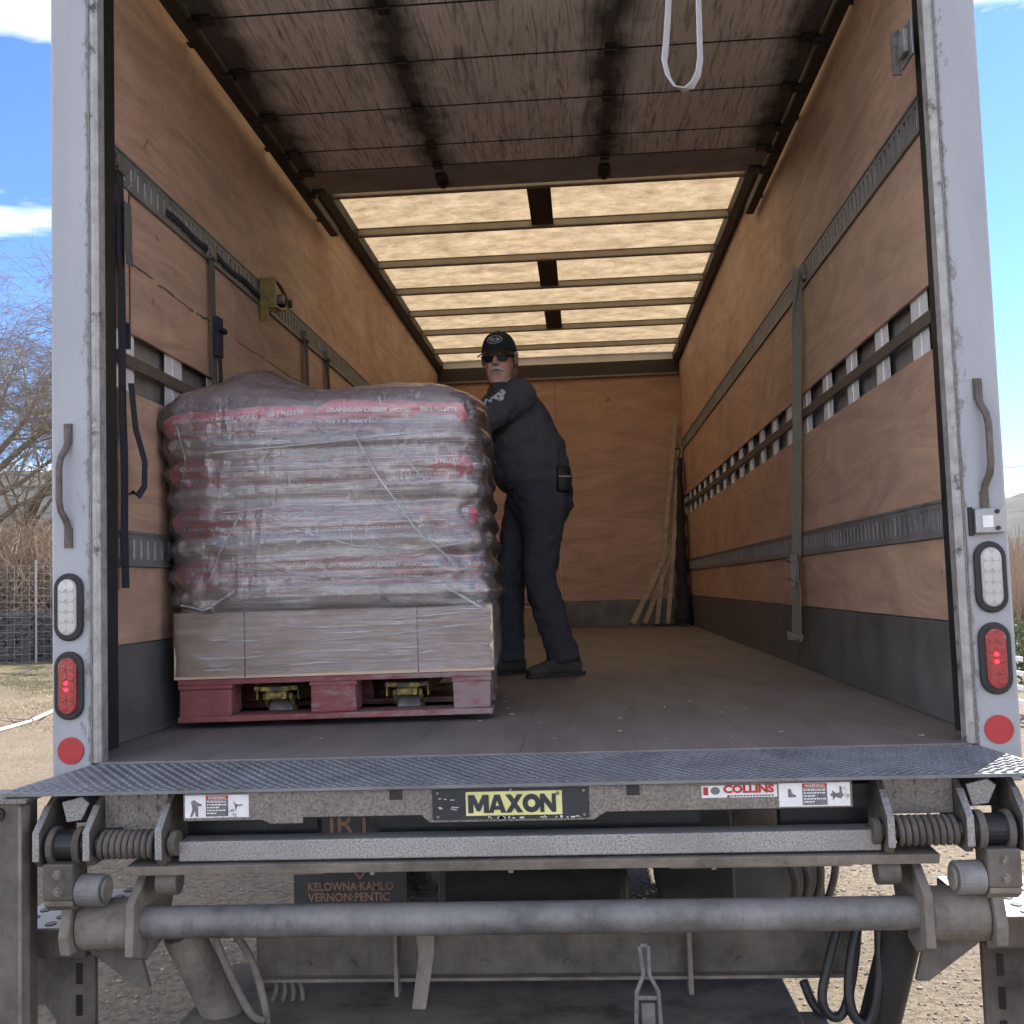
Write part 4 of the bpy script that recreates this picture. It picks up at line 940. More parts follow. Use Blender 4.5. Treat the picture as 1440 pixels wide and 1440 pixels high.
# ---- stretch wrap round the stack and a loose clear hood over the top
def wrap_ring(z, grow, seed, n):
    """outline of the load at height z (pallet-local), grown outwards"""
    t = max(0, min(1, (z-CT)/(1.085-CT))); lean = -.040*t if z > CT else 0
    pts = []
    hw0, hd0 = .526+grow, .498+grow
    if z <= CT: hw0, hd0 = .543+grow*.4, .513+grow*.4
    for k in range(n):
        a = 2*PI*k/n; ca, sa = math.cos(a), math.sin(a); p = 11 if z > CT else 30
        ph = (z-CT)/LH*2*PI + 1.1*fbm((ca*1.6+seed, sa*1.6, z*3), 2)
        bul = (.011*math.cos(ph-PI)*(.12+.88*abs(ca)**3)*(1+.8*fbm((ca*3, sa*3, z*4+seed), 2)) if CT < z < 1.10 else 0)
        hw, hd = hw0+bul, hd0+bul
        x = hw*math.copysign(abs(ca)**(2/p), ca); y = hd*math.copysign(abs(sa)**(2/p), sa)
        w = .010*fbm((x*3, y*3, z*9+seed), 3) + .0035*fbm((x*5, y*5, z*60+seed), 3)
        if seed == 9: w += .016*(.25-abs(fbm((x*7+z*5, y*7, z*8-x*4), 3)))
        r = math.hypot(x, y); x += x/r*w; y += y/r*w
        pts.append((x+lean, y+.51, z))
    return pts
def wrap_uv(zs, grow, seed, n=220, name='wrap'):
    vs = [p for z in zs for p in wrap_ring(z, grow(z), seed, n)]
    fs = [(j*n+k, j*n+(k+1) % n, (j+1)*n+(k+1) % n, (j+1)*n+k) for j in range(len(zs)-1) for k in range(n)]
    return vs, fs
zs = [Z1+.012+i*(1.045-Z1-.012)/150 for i in range(151)]
vs, fs = wrap_uv(zs, lambda z: .022, 2)
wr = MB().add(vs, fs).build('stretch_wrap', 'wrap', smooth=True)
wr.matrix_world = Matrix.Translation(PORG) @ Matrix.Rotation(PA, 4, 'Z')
tag(wr, 'tight clear stretch wrap wound around the bags and cardboard tray', 'plastic wrap')
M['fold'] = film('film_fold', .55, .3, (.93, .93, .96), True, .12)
def fold(pts, r):
    # pts: (x, z) on the front face of the load
    P = []
    for (xa, za), (xb, zb) in zip(pts[:-1], pts[1:]):
        for i in range(10):
            x, z = xa+(xb-xa)*i/10, za+(zb-za)*i/10
            t = max(0, min(1, (z-CT)/(1.085-CT)))
            P.append((x-.040*t*(z > CT)+.004*fbm((x*9, z*9, 1), 2), -.052-.004*fbm((x*4, z*7, 3), 2), z))
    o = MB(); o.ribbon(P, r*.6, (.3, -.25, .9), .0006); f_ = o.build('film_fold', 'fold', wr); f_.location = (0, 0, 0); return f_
for pts, r in (([(.10, 1.04), (.18, .86), (.30, .66), (.44, .52)], .010), ([(-.29, .70), (-.36, .58), (-.43, .43)], .009), ([(.30, 1.02), (.26, .93), (.36, .80)], .008), ([(-.12, 1.05), (-.16, .95), (-.20, .88)], .007), ([(-.47, 1.02), (-.45, .90), (-.48, .76)], .007),
               ([(.38, .46), (.52, .37)], .012), ([(-.5, .42), (-.42, .40), (-.30, .47)], .008), ([(-.10, .66), (.10, .60), (.30, .58), (.48, .60)], .006), ([(-.38, .72), (-.10, .745), (.2, .735)], .005), ([(-.35, .93), (0, .95), (.48, .99)], .006), ([(-.30, .53), (0, .50), (.35, .49)], .006),
               ([(-.40, .30), (-.1, .285), (.2, .30), (.48, .33)], .006), ([(-.36, .235), (0, .255), (.4, .24)], .005), ([(-.2, .34), (.1, .345), (.5, .37)], .005), ([(-.42, .20), (-.2, .205), (.05, .22)], .005)):
    fold(pts, r)
# hood: rings up the sides, then a lumpy dome
def hood():
    n = 220; vs = []; rows = 0
    zs = [CT-.004+i*(1.075-CT)/80 for i in range(81)]
    for z in zs:
        g = .036 + .010*fbm((z*5, 1, 4), 2) + (.012 if z > .95 else 0)
        vs += wrap_ring(z, g, 9, n); rows += 1
    base = vs[-n:]
    for i in range(1, 26):
        t = i/25; k = math.cos(t*PI/2)**.42
        for (x, y, z) in base:
            cx, cy_ = -.03, .51; xx = cx+(x-cx)*k; yy = cy_+(y-cy_)*k
            lump = .125*math.exp(-((xx+.30)/.23)**2)*math.exp(-((yy-.32)/.45)**2) + .045*math.exp(-((xx-.26)/.26)**2) - .015*math.exp(-((xx-.02)/.12)**2)
            lump += .030*abs(fbm((xx*5+2, yy*3, 8), 3))*math.sin(t*PI)
            vs.append((xx, yy, 1.075 + (.060+lump)*math.sin(t*PI/2)**.8 + .012*fbm((xx*6, yy*6, 3), 3))); 
        rows += 1
    fs = [(j*n+k, j*n+(k+1) % n, (j+1)*n+(k+1) % n, (j+1)*n+k) for j in range(rows-1) for k in range(n)] + [tuple(range((rows-1)*n, rows*n))]
    m_ = MB().add(vs, fs)
    return m_
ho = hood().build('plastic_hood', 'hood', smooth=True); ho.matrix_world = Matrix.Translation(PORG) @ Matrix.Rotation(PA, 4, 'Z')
tag(ho, 'loose clear plastic cover draped over the top of the bag stack', 'plastic cover')

# ================================================================== STRAPS AND ODDMENTS
def wobble(p0, p1, n=18, amp=.006, seed=0, out=(0, 0, 0)):
    p0, p1 = Vector(p0), Vector(p1); out = Vector(out)
    return [p0.lerp(p1, i/n) + Vector((amp*.5*fbm((i*.3, seed, 1), 2), amp*fbm((i*.25, seed, 5), 2), 0)) + out*math.sin(PI*i/n) for i in range(n+1)]
# olive strap on the right wall
st = thing('tie_down_strap', 'long faded olive tie-down strap hanging down the right plywood wall', 'strap', (1.22, 2.2, .15))
x = XR-.036
MB().ribbon(wobble((x, 2.02, 1.86), (x, 2.37, .56), 20, .006, 1), .066, (-.45, .9, .1)).build('webbing', 'strap_g', st)
MB().ribbon([(x+.004, 2.00, 1.84), (x-.012, 2.09, 1.70), (x-.012, 2.14, 1.58), (x+.004, 2.19, 1.30), (x+.004, 2.25, 1.0)], .045, (0, 1, .1)).build('webbing', 'strap_g', st)
MB().ribbon(wobble((x-.004, 2.37, .56), (x-.006, 2.44, .17), 12, .01, 3)+[Vector((x-.012, 2.43, .150)), Vector((x-.022, 2.40, .165))], .085, (-.3, 1, 0)).build('webbing', 'strap_g', st)
MB().ribbon(wobble((x-.012, 2.30, .52), (x-.018, 2.28, .14), 12, .01, 6), .050, (0, 1, 0)).build('webbing', 'strap_g', st)
b = MB(); b.box((x-.026, 2.32, .42), (x-.006, 2.40, .56)); b.cyl((x-.034, 2.31, .53), (x-.034, 2.41, .53), .012, 10); b.cyl((x-.034, 2.31, .44), (x-.034, 2.41, .44), .010, 10); b.beam((x-.03, 2.33, .56), (x-.03, 2.33, .40), .006, .02, (1, 0, 0)); b.build('cam_buckle', 'galv_d', st, bevel=.003)
b = MB(); b.box((XR-.02, 1.985, 1.80), (XR-.0075, 2.05, 1.87)); b.build('track_clip', 'galv_d', st, bevel=.002)
# left wall straps
def left_strap(label, y, z1, z0, mat, w=.045, buckle=None, clip='galv_d', d=.02, name='tie_down_strap'):
    s = thing(name, label, 'strap', (XL+d, y, z0)); xx = XL+d
    MB().ribbon(wobble((xx, y, z1), (xx+.004, y+.01, z0), 16, .008, y*3), w, (0, 1, 0)).build('webbing', mat, s)
    c = MB(); c.box((XL+.0075, y-.03, z1-.01), (XL+d+.010, y+.03, z1+.045)); c.cyl((XL+d+.006, y-.03, z1), (XL+d+.006, y+.03, z1), .008, 8); c.build('track_clip', clip, s, bevel=.002)
    if buckle:
        zb, mb_ = buckle; b_ = MB(); b_.box((xx+.006, y-.01, zb-.06), (xx+.026, y+.05, zb+.10)); b_.cyl((xx+.03, y-.02, zb+.05), (xx+.03, y+.06, zb+.05), .012, 8); b_.prism([(0, 0), (.05, -.04), (.06, -.13), (.03, -.14), (.02, -.05)], (xx+.012, y, zb-.03), (0, 1, 0), (0, 0, 1), (.008, 0, 0)); b_.build('ratchet', mb_, s, bevel=.002)
    return s
s1 = left_strap('dark navy strap hanging beside the black door guide on the left wall', .325, 1.80, .48, 'strap_k', .050, None, 'galv_d', .03)
MB().ribbon(wobble((XL+.045, .345, 1.70), (XL+.05, .35, 1.50), 8, .01, 2), .05, (0, 1, 0)).build('webbing', 'strap_gr', s1)
MB().ribbon([(XL+.055, .34, 1.12), (XL+.06, .36, .98), (XL+.07, .405, .88), (XL+.07, .40, .80), (XL+.065, .36, .765), (XL+.06, .32, .775)], .022, (.4, 1, 0)).build('loop', 'strap_k', s1)
s2 = thing('wall_hook_strip', 'narrow brown wooden strip with white tag hung by wire hook from left track', 'strip', (XL+.02, .40, 1.33))
MB().box((XL+.006, .372, 1.33), (XL+.018, .415, 1.765)).build('wood_strip', 'ply_l', s2)
MB().box((XL+.002, .418, 1.25), (XL+.016, .432, 1.76)).build('strip_edge', 'strap_k', s2)
MB().prism(oval(.388, 1.66, .014, .033), (XL+.0185, 0, 0), (0, 1, 0), (0, 0, 1), (.003, 0, 0)).build('tag', 'sticker', s2)
hose([(XL+.02, .40, 1.83), (XL+.03, .43, 1.85), (XL+.035, .44, 1.82), (XL+.03, .405, 1.785), (XL+.024, .40, 1.765), (XL+.03, .425, 1.765)], .003, 'wire', s2, 'wire_hook')
left_strap('grey strap with dark ratchet on the left wall above the bag stack', 1.20, 1.79, .95, 'strap_gr', .055, (1.45, 'strap_k'))
left_strap('dark brown doubled strap left of the truck roof light, behind the bag stack', 2.66, 1.79, .70, 'strap_gr', .075)
left_strap('shorter dark strap farthest along the left wall track', 3.15, 1.79, 1.2, 'strap_k', .07)
rt = thing('ratchet_buckle', 'yellow zinc ratchet buckle clipped into the left wall track', 'buckle', (XL+.03, 1.95, 1.83))
b = MB()
for dx in (.022, .078):
    b.tube([(XL+dx, 1.875, 1.765), (XL+dx, 1.95, 1.768), (XL+dx, 2.03, 1.79), (XL+dx, 2.085, 1.822), (XL+dx, 2.085, 1.845), (XL+dx, 2.03, 1.872), (XL+dx, 1.95, 1.890), (XL+dx, 1.875, 1.892)], .010, 8)
b.box((XL+.014, 1.862, 1.758), (XL+.086, 1.876, 1.898)); b.tube([(XL+.03, 1.90, 1.80), (XL+.03, 1.96, 1.835), (XL+.03, 1.90, 1.862)], .012, 8)
b.build('frame', 'brass', rt, smooth=True, auto=50)
MB().cyl((XL+.018, 1.99, 1.83), (XL+.09, 1.99, 1.83), .022, 14).build('spool', 'track', rt, bevel=.002)
MB().cyl((XL+.014, 2.10, 1.835), (XL+.098, 2.10, 1.835), .020, 14).build('grip', 'black', rt, bevel=.003)
MB().box((XL+.012, 1.865, 1.70), (XL+.05, 1.872, 1.885)).build('hook_plate', 'brass', rt, bevel=.002)
s4 = thing('strap_tail', 'thin black strap tail lying along the left wall track slots', 'strap', (XL+.02, 1.0, 1.80))
MB().ribbon([(XL+.014, .75+.07*i, 1.815+.006*math.sin(i*1.1)) for i in range(17)], .022, (0, 0, 1)).build('webbing', 'strap_k', s4)
# boards, blanket, far pallets
def board(label, p, q, w, th):
    o = MB().beam(p, q, w, th, (0, 1, 0)).build('board', 'pine', bevel=.002); tag(o, label, 'board', 'pine boards in the front corner'); return o
board('short pine board leaning furthest out from the front right corner', (.655, 7.95, .036), (1.06, 8.10, .80), .055, .022)
board('second short pine board leaning just behind the outermost one', (.78, 8.02, .034), (1.14, 8.13, .86), .050, .022)
board('long pine board reaching up above the right wall track in the corner', (.905, 8.05, .022), (1.185, 8.155, 2.08), .048, .022)
board('long pine board closest to the dark blanket in the corner', (1.010, 8.00, .022), (1.215, 8.11, 1.80), .045, .022)
bl = MB(); rings = []
for i in range(26):
    t = i/25; z = .03+1.66*t; k = 1-.72*t
    rings.append(((1.150+.045*t, 7.90+.10*t, z), (.075*k+.012*math.sin(i*1.7)*k, 0, 0), (0, .12*k+.015, 0)))
bl.loft(rings, 18, 2.2); bl.v = [(x+.014*fbm((x*9, y*9, z*5), 3), y+.014*fbm((x*9+3, y*9, z*5), 3), z) for x, y, z in bl.v]
o = bl.build('folded_blanket', 'blanket', smooth=True); tag(o, 'dark rolled moving blanket standing upright in the front right corner', 'blanket')
tieo = hose([(1.16, 8.02, 1.78), (1.19, 7.98, 1.79), (1.21, 8.0, 1.76), (1.17, 7.98, 1.66)], .008, 'black', None, 'cord'); tag(tieo, 'short black cord tied around the pine boards', 'cord')
db = MB().box((.86, 7.93, .0), (1.10, 7.99, .022)).build('dark_batten', 'blackch', bevel=.003); tag(db, 'dark batten lying on the floor at the foot of the boards', 'batten')
def old_pallet(z, label):
    o = thing('spare_pallet', label, 'pallet', (-.62, 7.3, z), 'spare pallets at the front')
    for y in (6.86, 7.3, 7.74): MB().box((-1.20, y-.04, z+.02), (-.06, y+.04, z+.105)).build('stringer', 'pallet_old', o, bevel=.003)
    for i in range(7): y = 6.85+i*.148; MB().box((-1.20, y-.045, z+.1055), (-.06, y+.045, z+.123)).build('top_board', 'pallet_old', o, bevel=.002)
    for y in (6.86, 7.3, 7.74): MB().box((-1.20, y-.05, z+.0), (-.06, y+.05, z+.0195)).build('bottom_board', 'pallet_old', o, bevel=.002)
old_pallet(.0, 'weathered bare wood pallet lying on the floor by the front wall'); old_pallet(.124, 'weathered bare wood pallet stacked on another by the front wall')

# ================================================================== PERSON
PB = Vector((-.05, 2.50, 0))
F = Vector((-.93, -.36, 0)).normalized(); S = Vector((0, 0, 1)).cross(F)        # facing, and his left (towards the tail)
Zv = Vector((0, 0, 1))
def W(f, s, z): return PB + F*f + S*s + Zv*z
pe = thing('person', 'man in black cap, sunglasses and dark work clothes leaning on the wrapped bags', 'person', tuple(PB))
def cloth(mb, name, mat, vox, wrinkle=0., wscale=.08, smooth=4, parent=None):
    o = mb.build(name, mat, parent or pe, smooth=True)
    r = o.modifiers.new('remesh', 'REMESH'); r.mode = 'VOXEL'; r.voxel_size = vox; r.use_smooth_shade = True
    if smooth: m_ = o.modifiers.new('smooth', 'SMOOTH'); m_.factor = .5; m_.iterations = smooth
    if wrinkle:
        tx = bpy.data.textures.new(name, 'CLOUDS'); tx.noise_scale = wscale; tx.noise_depth = 3; tx.noise_type = 'HARD_NOISE' if wrinkle > .02 else 'SOFT_NOISE'
        d = o.modifiers.new('wrinkle', 'DISPLACE'); d.texture = tx; d.strength = wrinkle; d.mid_level = .25 if wrinkle > .02 else .5;  d.texture_coords = 'GLOBAL'
        if wrinkle > .02: m2_ = o.modifiers.new('settle', 'SMOOTH'); m2_.factor = .5; m2_.iterations = 2
    return o
def ring(f, s, z, a, b, tilt=0.):
    """horizontal-ish ring: a = half depth along facing, b = half width along the shoulders; tilt leans it forward"""
    fa = (F*math.cos(tilt) + Zv*-math.sin(tilt)); return (W(f, s, z), fa*a, S*b)
def limb(pts, n=16):
    rings = []; P = [Vector(p) for p, _, _ in pts]
    for i, (p, a, b) in enumerate(pts):
        d = (P[min(i+1, len(P)-1)]-P[max(i-1, 0)]).normalized(); u = (F - d*F.dot(d)); u = u.normalized() if u.length > .2 else (Zv-d*Zv.dot(d)).normalized(); v = d.cross(u)
        rings.append((P[i], u*a, v*b))
    return rings
HEADC = W(.155, -.03, 1.588)
hf = Vector((-.13, -.985, -.10)).normalized(); hs = Vector((0, 0, 1)).cross(hf).normalized(); hz = hf.cross(hs)
def H(f, s, z): return HEADC + (hf*f + hs*s + hz*z)*1.07
LSH, RSH = W(.118, .185, 1.372), W(.135, -.185, 1.375)
LEL, LWR = W(.345, .215, 1.235), W(.530, .10, 1.175)
REL, RWR = W(.34, -.22, 1.22), W(.52, -.10, 1.17)
# --- body: one skin surface (head, neck, trunk, arms, hands)
bd = MB()
bd.loft([ring(-.02, 0, .95, .12, .15), ring(.0, 0, 1.10, .14, .15), ring(.075, 0, 1.30, .10, .15), ring(.125, 0, 1.40, .07, .13), ring(.150, -.01, 1.455, .056, .062), ring(.152, -.02, 1.50, .054, .056), (H(-.012, 0, -.065), hf*.062, hs*.056)], 20, 2.1)
hr = [(-.117, .060, .022, .026), (-.105, .050, .040, .042), (-.085, .034, .060, .055), (-.055, .014, .082, .065), (-.02, .002, .095, .071), (.02, -.004, .100, .074), (.06, -.006, .098, .074), (.09, -.008, .082, .062), (.112, -.010, .045, .035)]
bd.loft([(H(o, 0, z), hf*a, hs*b) for z, o, a, b in hr], 24, 2.15)
bd.loft([(H(.088, 0, .022), hf*.010, hs*.009), (H(.103, 0, .002), hf*.012, hs*.012), (H(.113, 0, -.018), hf*.014, hs*.017), (H(.100, 0, -.030), hf*.012, hs*.015)], 12, 2)      # nose
bd.loft([(H(.086, -.024, -.061), hf*.008, hz*.004), (H(.096, 0, -.060), hf*.010, hz*.007), (H(.086, .024, -.061), hf*.008, hz*.004)], 10, 2)                                    # lower lip
for q in (-1, 1):
    bd.loft([(H(-.012, q*.066, .016), hf*.018, hz*.028), (H(-.016, q*.082, .018), hf*.020, hz*.032), (H(-.018, q*.088, .018), hf*.014, hz*.026)], 12, 2)
    bd.loft([(H(.055, q*.040, -.028), hf*.028, hz*.026), (H(.068, q*.036, -.030), hf*.022, hz*.022)], 12, 2)
for sh, el, wr_ in ((LSH, LEL, LWR), (RSH, REL, RWR)):
    bd.loft(limb([(sh, .045, .045), (sh.lerp(el, .5), .040, .040), (el, .030, .030), (el.lerp(wr_, .5), .026, .026), (wr_, .024, .028)]), 14, 2)
body = cloth(bd, 'body', 'skin', .0055, 0, smooth=3)
# hands with five fingers each, resting on the back of the load
def hand(wr_, direc, side):
    d = Vector(direc).normalized(); up = (Zv-d*Zv.dot(d)).normalized(); lat = d.cross(up)*side
    hb = MB(); hb.loft([(wr_-d*.02, up*.018, lat*.026), (wr_+d*.03, up*.017, lat*.036), (wr_+d*.075, up*.014, lat*.042), (wr_+d*.095, up*.011, lat*.040)], 14, 2.4)
    for i, (o_, l_) in enumerate(((-.031, .058), (-.010, .070), (.011, .074), (.031, .066))):
        b0 = wr_+d*.088+lat*o_; pts = [b0, b0+d*l_*.45-up*.006, b0+d*l_*.78-up*.022, b0+d*l_*.92-up*.040]; hb.tube(pts, [.0092, .0088, .0082, .0066], 8)
    t0 = wr_+d*.025+lat*.034; hb.tube([t0, t0+d*.025+lat*.022-up*.006, t0+d*.052+lat*.030-up*.016], [.012, .0105, .008], 8)
    return cloth(hb, 'hand', 'skin', .004, 0, smooth=2, parent=body)
hand(LWR, F*.9+S*-.25+Zv*.1, 1); hand(RWR, F*.9+S*.2+Zv*.05, -1)
# --- sweatshirt
sh_ = MB()
sh_.loft([ring(-.015, 0, .935, .160, .185, .10), ring(.005, 0, .985, .182, .198, .10), ring(.020, 0, 1.06, .188, .205, .06), ring(.040, 0, 1.15, .178, .205, .06), ring(.068, 0, 1.25, .155, .212, .08), ring(.096, 0, 1.33, .132, .222, .10), ring(.120, 0, 1.395, .104, .200, .10), ring(.138, 0, 1.435, .080, .140), ring(.150, -.01, 1.466, .070, .078)], 28, 2.4)
for sg, sh, el, wr_ in ((1, LSH, LEL, LWR), (-1, RSH, REL, RWR)):
    inn = sh - S*sg*.07 + Zv*.005
    sh_.loft(limb([(inn, .088, .092), (sh, .090, .092), (sh.lerp(el, .45), .082, .080), (el.lerp(sh, .12), .072, .072), (el, .064, .066), (el.lerp(wr_, .4), .058, .058), (el.lerp(wr_, .82), .044, .046), (el.lerp(wr_, .93), .038, .040)]), 18, 2.1)
sweat = cloth(sh_, 'sweatshirt', 'shirt', .009, .026, .075, 4)
# --- trousers
LHI, RHI = W(-.02, .095, .90), W(-.005, -.10, .90)
LKN, RKN = W(.03, .115, .48), W(.115, -.11, .50)
LAN, RAN = W(-.075, .135, .085), W(.115, -.16, .085)
tr_ = MB()
tr_.loft([ring(-.022, 0, .76, .115, .165), ring(-.026, 0, .84, .150, .188), ring(-.022, 0, .92, .158, .190, .08), ring(-.012, 0, .985, .160, .182, .10), ring(-.008, 0, 1.01, .156, .178, .10)], 26, 2.4)
for hi, kn, an in ((LHI, LKN, LAN), (RHI, RKN, RAN)):
    tr_.loft(limb([(hi+Zv*.02, .115, .098), (hi.lerp(kn, .25), .112, .098), (hi.lerp(kn, .6), .094, .086), (kn, .080, .076), (kn.lerp(an, .3), .080, .072), (kn.lerp(an, .65), .076, .070), (kn.lerp(an, .90), .078, .072), (an-Zv*.012, .086, .078)]), 18, 2.2)
cloth(tr_, 'trousers', 'trouser', .009, .025, .075, 3)
# shoes
def shoe(an, d):
    d = Vector(d).normalized(); s = Zv.cross(d); o = Vector((an.x, an.y, 0)); sm = MB()
    sm.loft([(o-d*.085+Zv*.045, Zv*.040, s*.034), (o-d*.05+Zv*.055, Zv*.052, s*.042), (o+Zv*.060, Zv*.057, s*.042), (o+d*.06+Zv*.050, Zv*.046, s*.043), (o+d*.12+Zv*.038, Zv*.034, s*.048), (o+d*.17+Zv*.032, Zv*.028, s*.044), (o+d*.20+Zv*.027, Zv*.020, s*.028)], 18, 2.3)
    so = cloth(sm, 'shoe', 'shoe', .006, .003, .03, 2)
    sl_ = MB(); sl_.loft([(o-d*.01+Zv*.001, d*.105+s*0, s*.044), (o-d*.01+Zv*.019, d*.105, s*.044)], 20, 2.6); q = MB(); q.loft([(o+d*.095+Zv*.001, d*.112, s*.049), (o+d*.095+Zv*.019, d*.112, s*.049)], 20, 2.6)
    sl_.add(q.v, q.f); z = sl_.build('sole', 'rubber', so); 
    for i in range(4): a = o+d*(.045+.022*i); MB().tube([a-s*.024+Zv*(.100-.010*i), a+Zv*(.108-.011*i), a+s*.024+Zv*(.100-.010*i)], .003, 6).build('lace', 'black', so)
shoe(LAN, F*.97+S*.14); shoe(RAN, F*.95+S*.2)
# cap, glasses, hair, moustache
cm = MB(); dome = []
for i in range(11):
    t = i/10*PI/2; k = math.cos(t)**.8
    dome.append((H(-.004, 0, .042+.098*math.sin(t)), hf*(.112*max(.03, k)), hs*(.088*max(.03, k))))
cm.loft(dome, 28, 2.1); cap = cm.build('cap', 'cap', pe, smooth=True, auto=60)
bm_ = MB(); n1, n2 = 16, 6; V = []
for layer in (0, .005):
    for j in range(n2+1):
        for i in range(n1+1):
            a = (i/n1-.5)*2*1.15; rr = j/n2
            f0, s0 = .110*math.cos(a*.98), .088*math.sin(a*.98); f1, s1_ = .085+.095*math.cos(a)**.8 if abs(a) < 1.4 else .085, .094*math.sin(a)
            f = f0+(f1-f0)*rr; s = s0+(s1_-s0)*rr
            V.append(H(f-.004-.028*rr, s, .048-.014*rr-2.2*s*s-layer))
nn = (n1+1)*(n2+1); FS = []
for j in range(n2):
    for i in range(n1): a = j*(n1+1)+i; FS += [(a, a+1, a+n1+2, a+n1+1), (nn+a+n1+1, nn+a+n1+2, nn+a+1, nn+a)]
for i in range(n1): a = n2*(n1+1)+i; FS.append((a, a+1, nn+a+1, nn+a))
for j in range(n2):
    a = j*(n1+1); FS.append((a, a+n1+1, nn+a+n1+1, nn+a)); a += n1; FS.append((a, nn+a, nn+a+n1+1, a+n1+1))
bm_.add(V, FS).build('brim', 'cap', cap, smooth=True, auto=50)
MB().loft([(H(-.004, 0, .138), hf*.008, hs*.008), (H(-.004, 0, .146), hf*.005, hs*.005)], 10, 2).build('button', 'cap', cap)
def on_cap(x, z, lift=.003):
    """logo plane wrapped on the front of the dome"""
    sn = max(-.98, min(.98, x/.088)); zz = max(0, min(.98, (z-.042)/.098)); k = math.sqrt(1-zz*zz)**.8
    return H(-.004 + .112*k*math.sqrt(max(.02, 1-(x/(.088*k))**2)) + lift, x, z)
lg = MB(); nO = 32
ov = [[on_cap(a*math.cos(2*PI*i/nO), .092+b*math.sin(2*PI*i/nO)) for i in range(nO)] for a, b in ((.036, .020), (.0335, .0178))]
lg.add(ov[0]+ov[1], [(i, (i+1) % nO, nO+(i+1) % nO, nO+i) for i in range(nO)])
vs, fs = text_mesh('Our Jay', .022, .0006, 0); xs = [v.x for v in vs]; k = .054/(max(xs)-min(xs))
lg.add([on_cap((v.x-(max(xs)+min(xs))/2)*k, .095+v.y, .0034) for v in vs], fs)
for i in range(7): a = -.016+i*.0048; lg.add([on_cap(a, .082, .0034), on_cap(a+.0036, .082, .0034), on_cap(a+.0036, .0845, .0034), on_cap(a, .0845, .0034)], [(0, 1, 2, 3)])
lg.build('cap_logo', 'print', cap)
gl = MB()
for q in (-1, 1):
    pts = [(-.026, .012), (.0, .015), (.026, .011), (.027, -.006), (.016, -.017), (-.012, -.018), (-.025, -.008)]
    gl.prism(pts, H(.094, q*.034, .006), (hs*.97+hf*-.22*q), hz, hf*.006)
    gl.beam(H(.086, q*.062, .014), H(.0, q*.080, .018), .004, .010, hz)
gl.beam(H(.103, -.010, .012), H(.103, .010, .012), .005, .006, hz); gl.build('sunglasses', 'glasses', pe, bevel=.0015)
ms = MB()
for q in (-1, 1): ms.loft([(H(.098, q*.001, -.040), hf*.010, hz*.009), (H(.096, q*.016, -.042), hf*.011, hz*.009), (H(.084, q*.032, -.050), hf*.009, hz*.008), (H(.072, q*.038, -.062), hf*.006, hz*.006)], 12, 2)
cloth(ms, 'moustache', 'stache', .0035, .004, .01, 1)
hm = MB()
hm.loft([(H(-.055, 0, .035), hf*.058, hs*.080), (H(-.060, 0, -.01), hf*.060, hs*.083), (H(-.066, 0, -.05), hf*.055, hs*.078), (H(-.070, 0, -.082), hf*.040, hs*.062)], 22, 2.3)
for q in (-1, 1): hm.loft([(H(.010, q*.074, .030), hf*.020, hs*.010), (H(.004, q*.078, -.002), hf*.016, hs*.010), (H(.004, q*.076, -.022), hf*.008, hs*.007)], 12, 2)
cloth(hm, 'hair', 'hair', .006, .016, .018, 1)
mo = MB().loft([(H(.092, -.020, -.055), hf*.004, hz*.0015), (H(.100, 0, -.053), hf*.004, hz*.0025), (H(.092, .020, -.055), hf*.004, hz*.0015)], 8, 2).build('mouth', 'hair', pe)
# belt pouch and hem details
MB().box((-.001, -.001, -.001), (.001, .001, .001))
bp = MB(); c0 = W(-.085, .185, .965); bp.v = []
bp.loft([(c0-Zv*.065, F*.030, S*.022), (c0-Zv*.055, F*.036, S*.026), (c0+Zv*.055, F*.038, S*.026), (c0+Zv*.066, F*.030, S*.020)], 16, 4).build('belt_pouch', 'belt', pe, smooth=True)
MB().beam(c0-F*.032+S*.028+Zv*.01, c0+F*.032+S*.028+Zv*.01, .004, .006).build('pouch_clip', 'steel', pe)
# sleeve print, laid onto the cloth
from mathutils.bvhtree import BVHTree
bpy.context.view_layer.update(); dg_ = bpy.context.evaluated_depsgraph_get(); bvh = BVHTree.FromObject(sweat, dg_)
pd = (S*-.95 + F*-.25).normalized(); mwi = sweat.matrix_world.inverted(); mw = sweat.matrix_world
pu = Zv.cross(-pd).normalized(); pz = (-pd).cross(pu)
pu = -pu if pu.x < 0 else pu
def on_shirt(c, a, b, rot):
    ca, sa = math.cos(rot), math.sin(rot); q = c + pu*(a*ca-b*sa) + Zv*(a*sa+b*ca) - pd*.6
    r = bvh.ray_cast(mwi @ q, mwi.to_3x3() @ pd)
    return (mw @ r[0]) - pd*.005 if r[0] is not None else q + pd*.6
cB = LSH.lerp(LEL, .42) + Zv*.048 - pu*.022
vs, fs = text_mesh('B', .085, .004, 0)
MB().add([on_shirt(cB, v.x*1.15, v.y, -.5) for v in vs], fs).build('sleeve_letter', 'print', pe)
c1 = cB - pu*.078 - Zv*.034; sq = []
for i in range(29):
    t = i/28; sq.append(on_shirt(c1, -.055+.10*t, .012*math.sin(t*19)+.006*math.sin(t*7), .32))
MB().tube(sq, [.0025+.0035*abs(math.sin(i*.7)) for i in range(29)], 6).build('sleeve_script', 'print', pe)

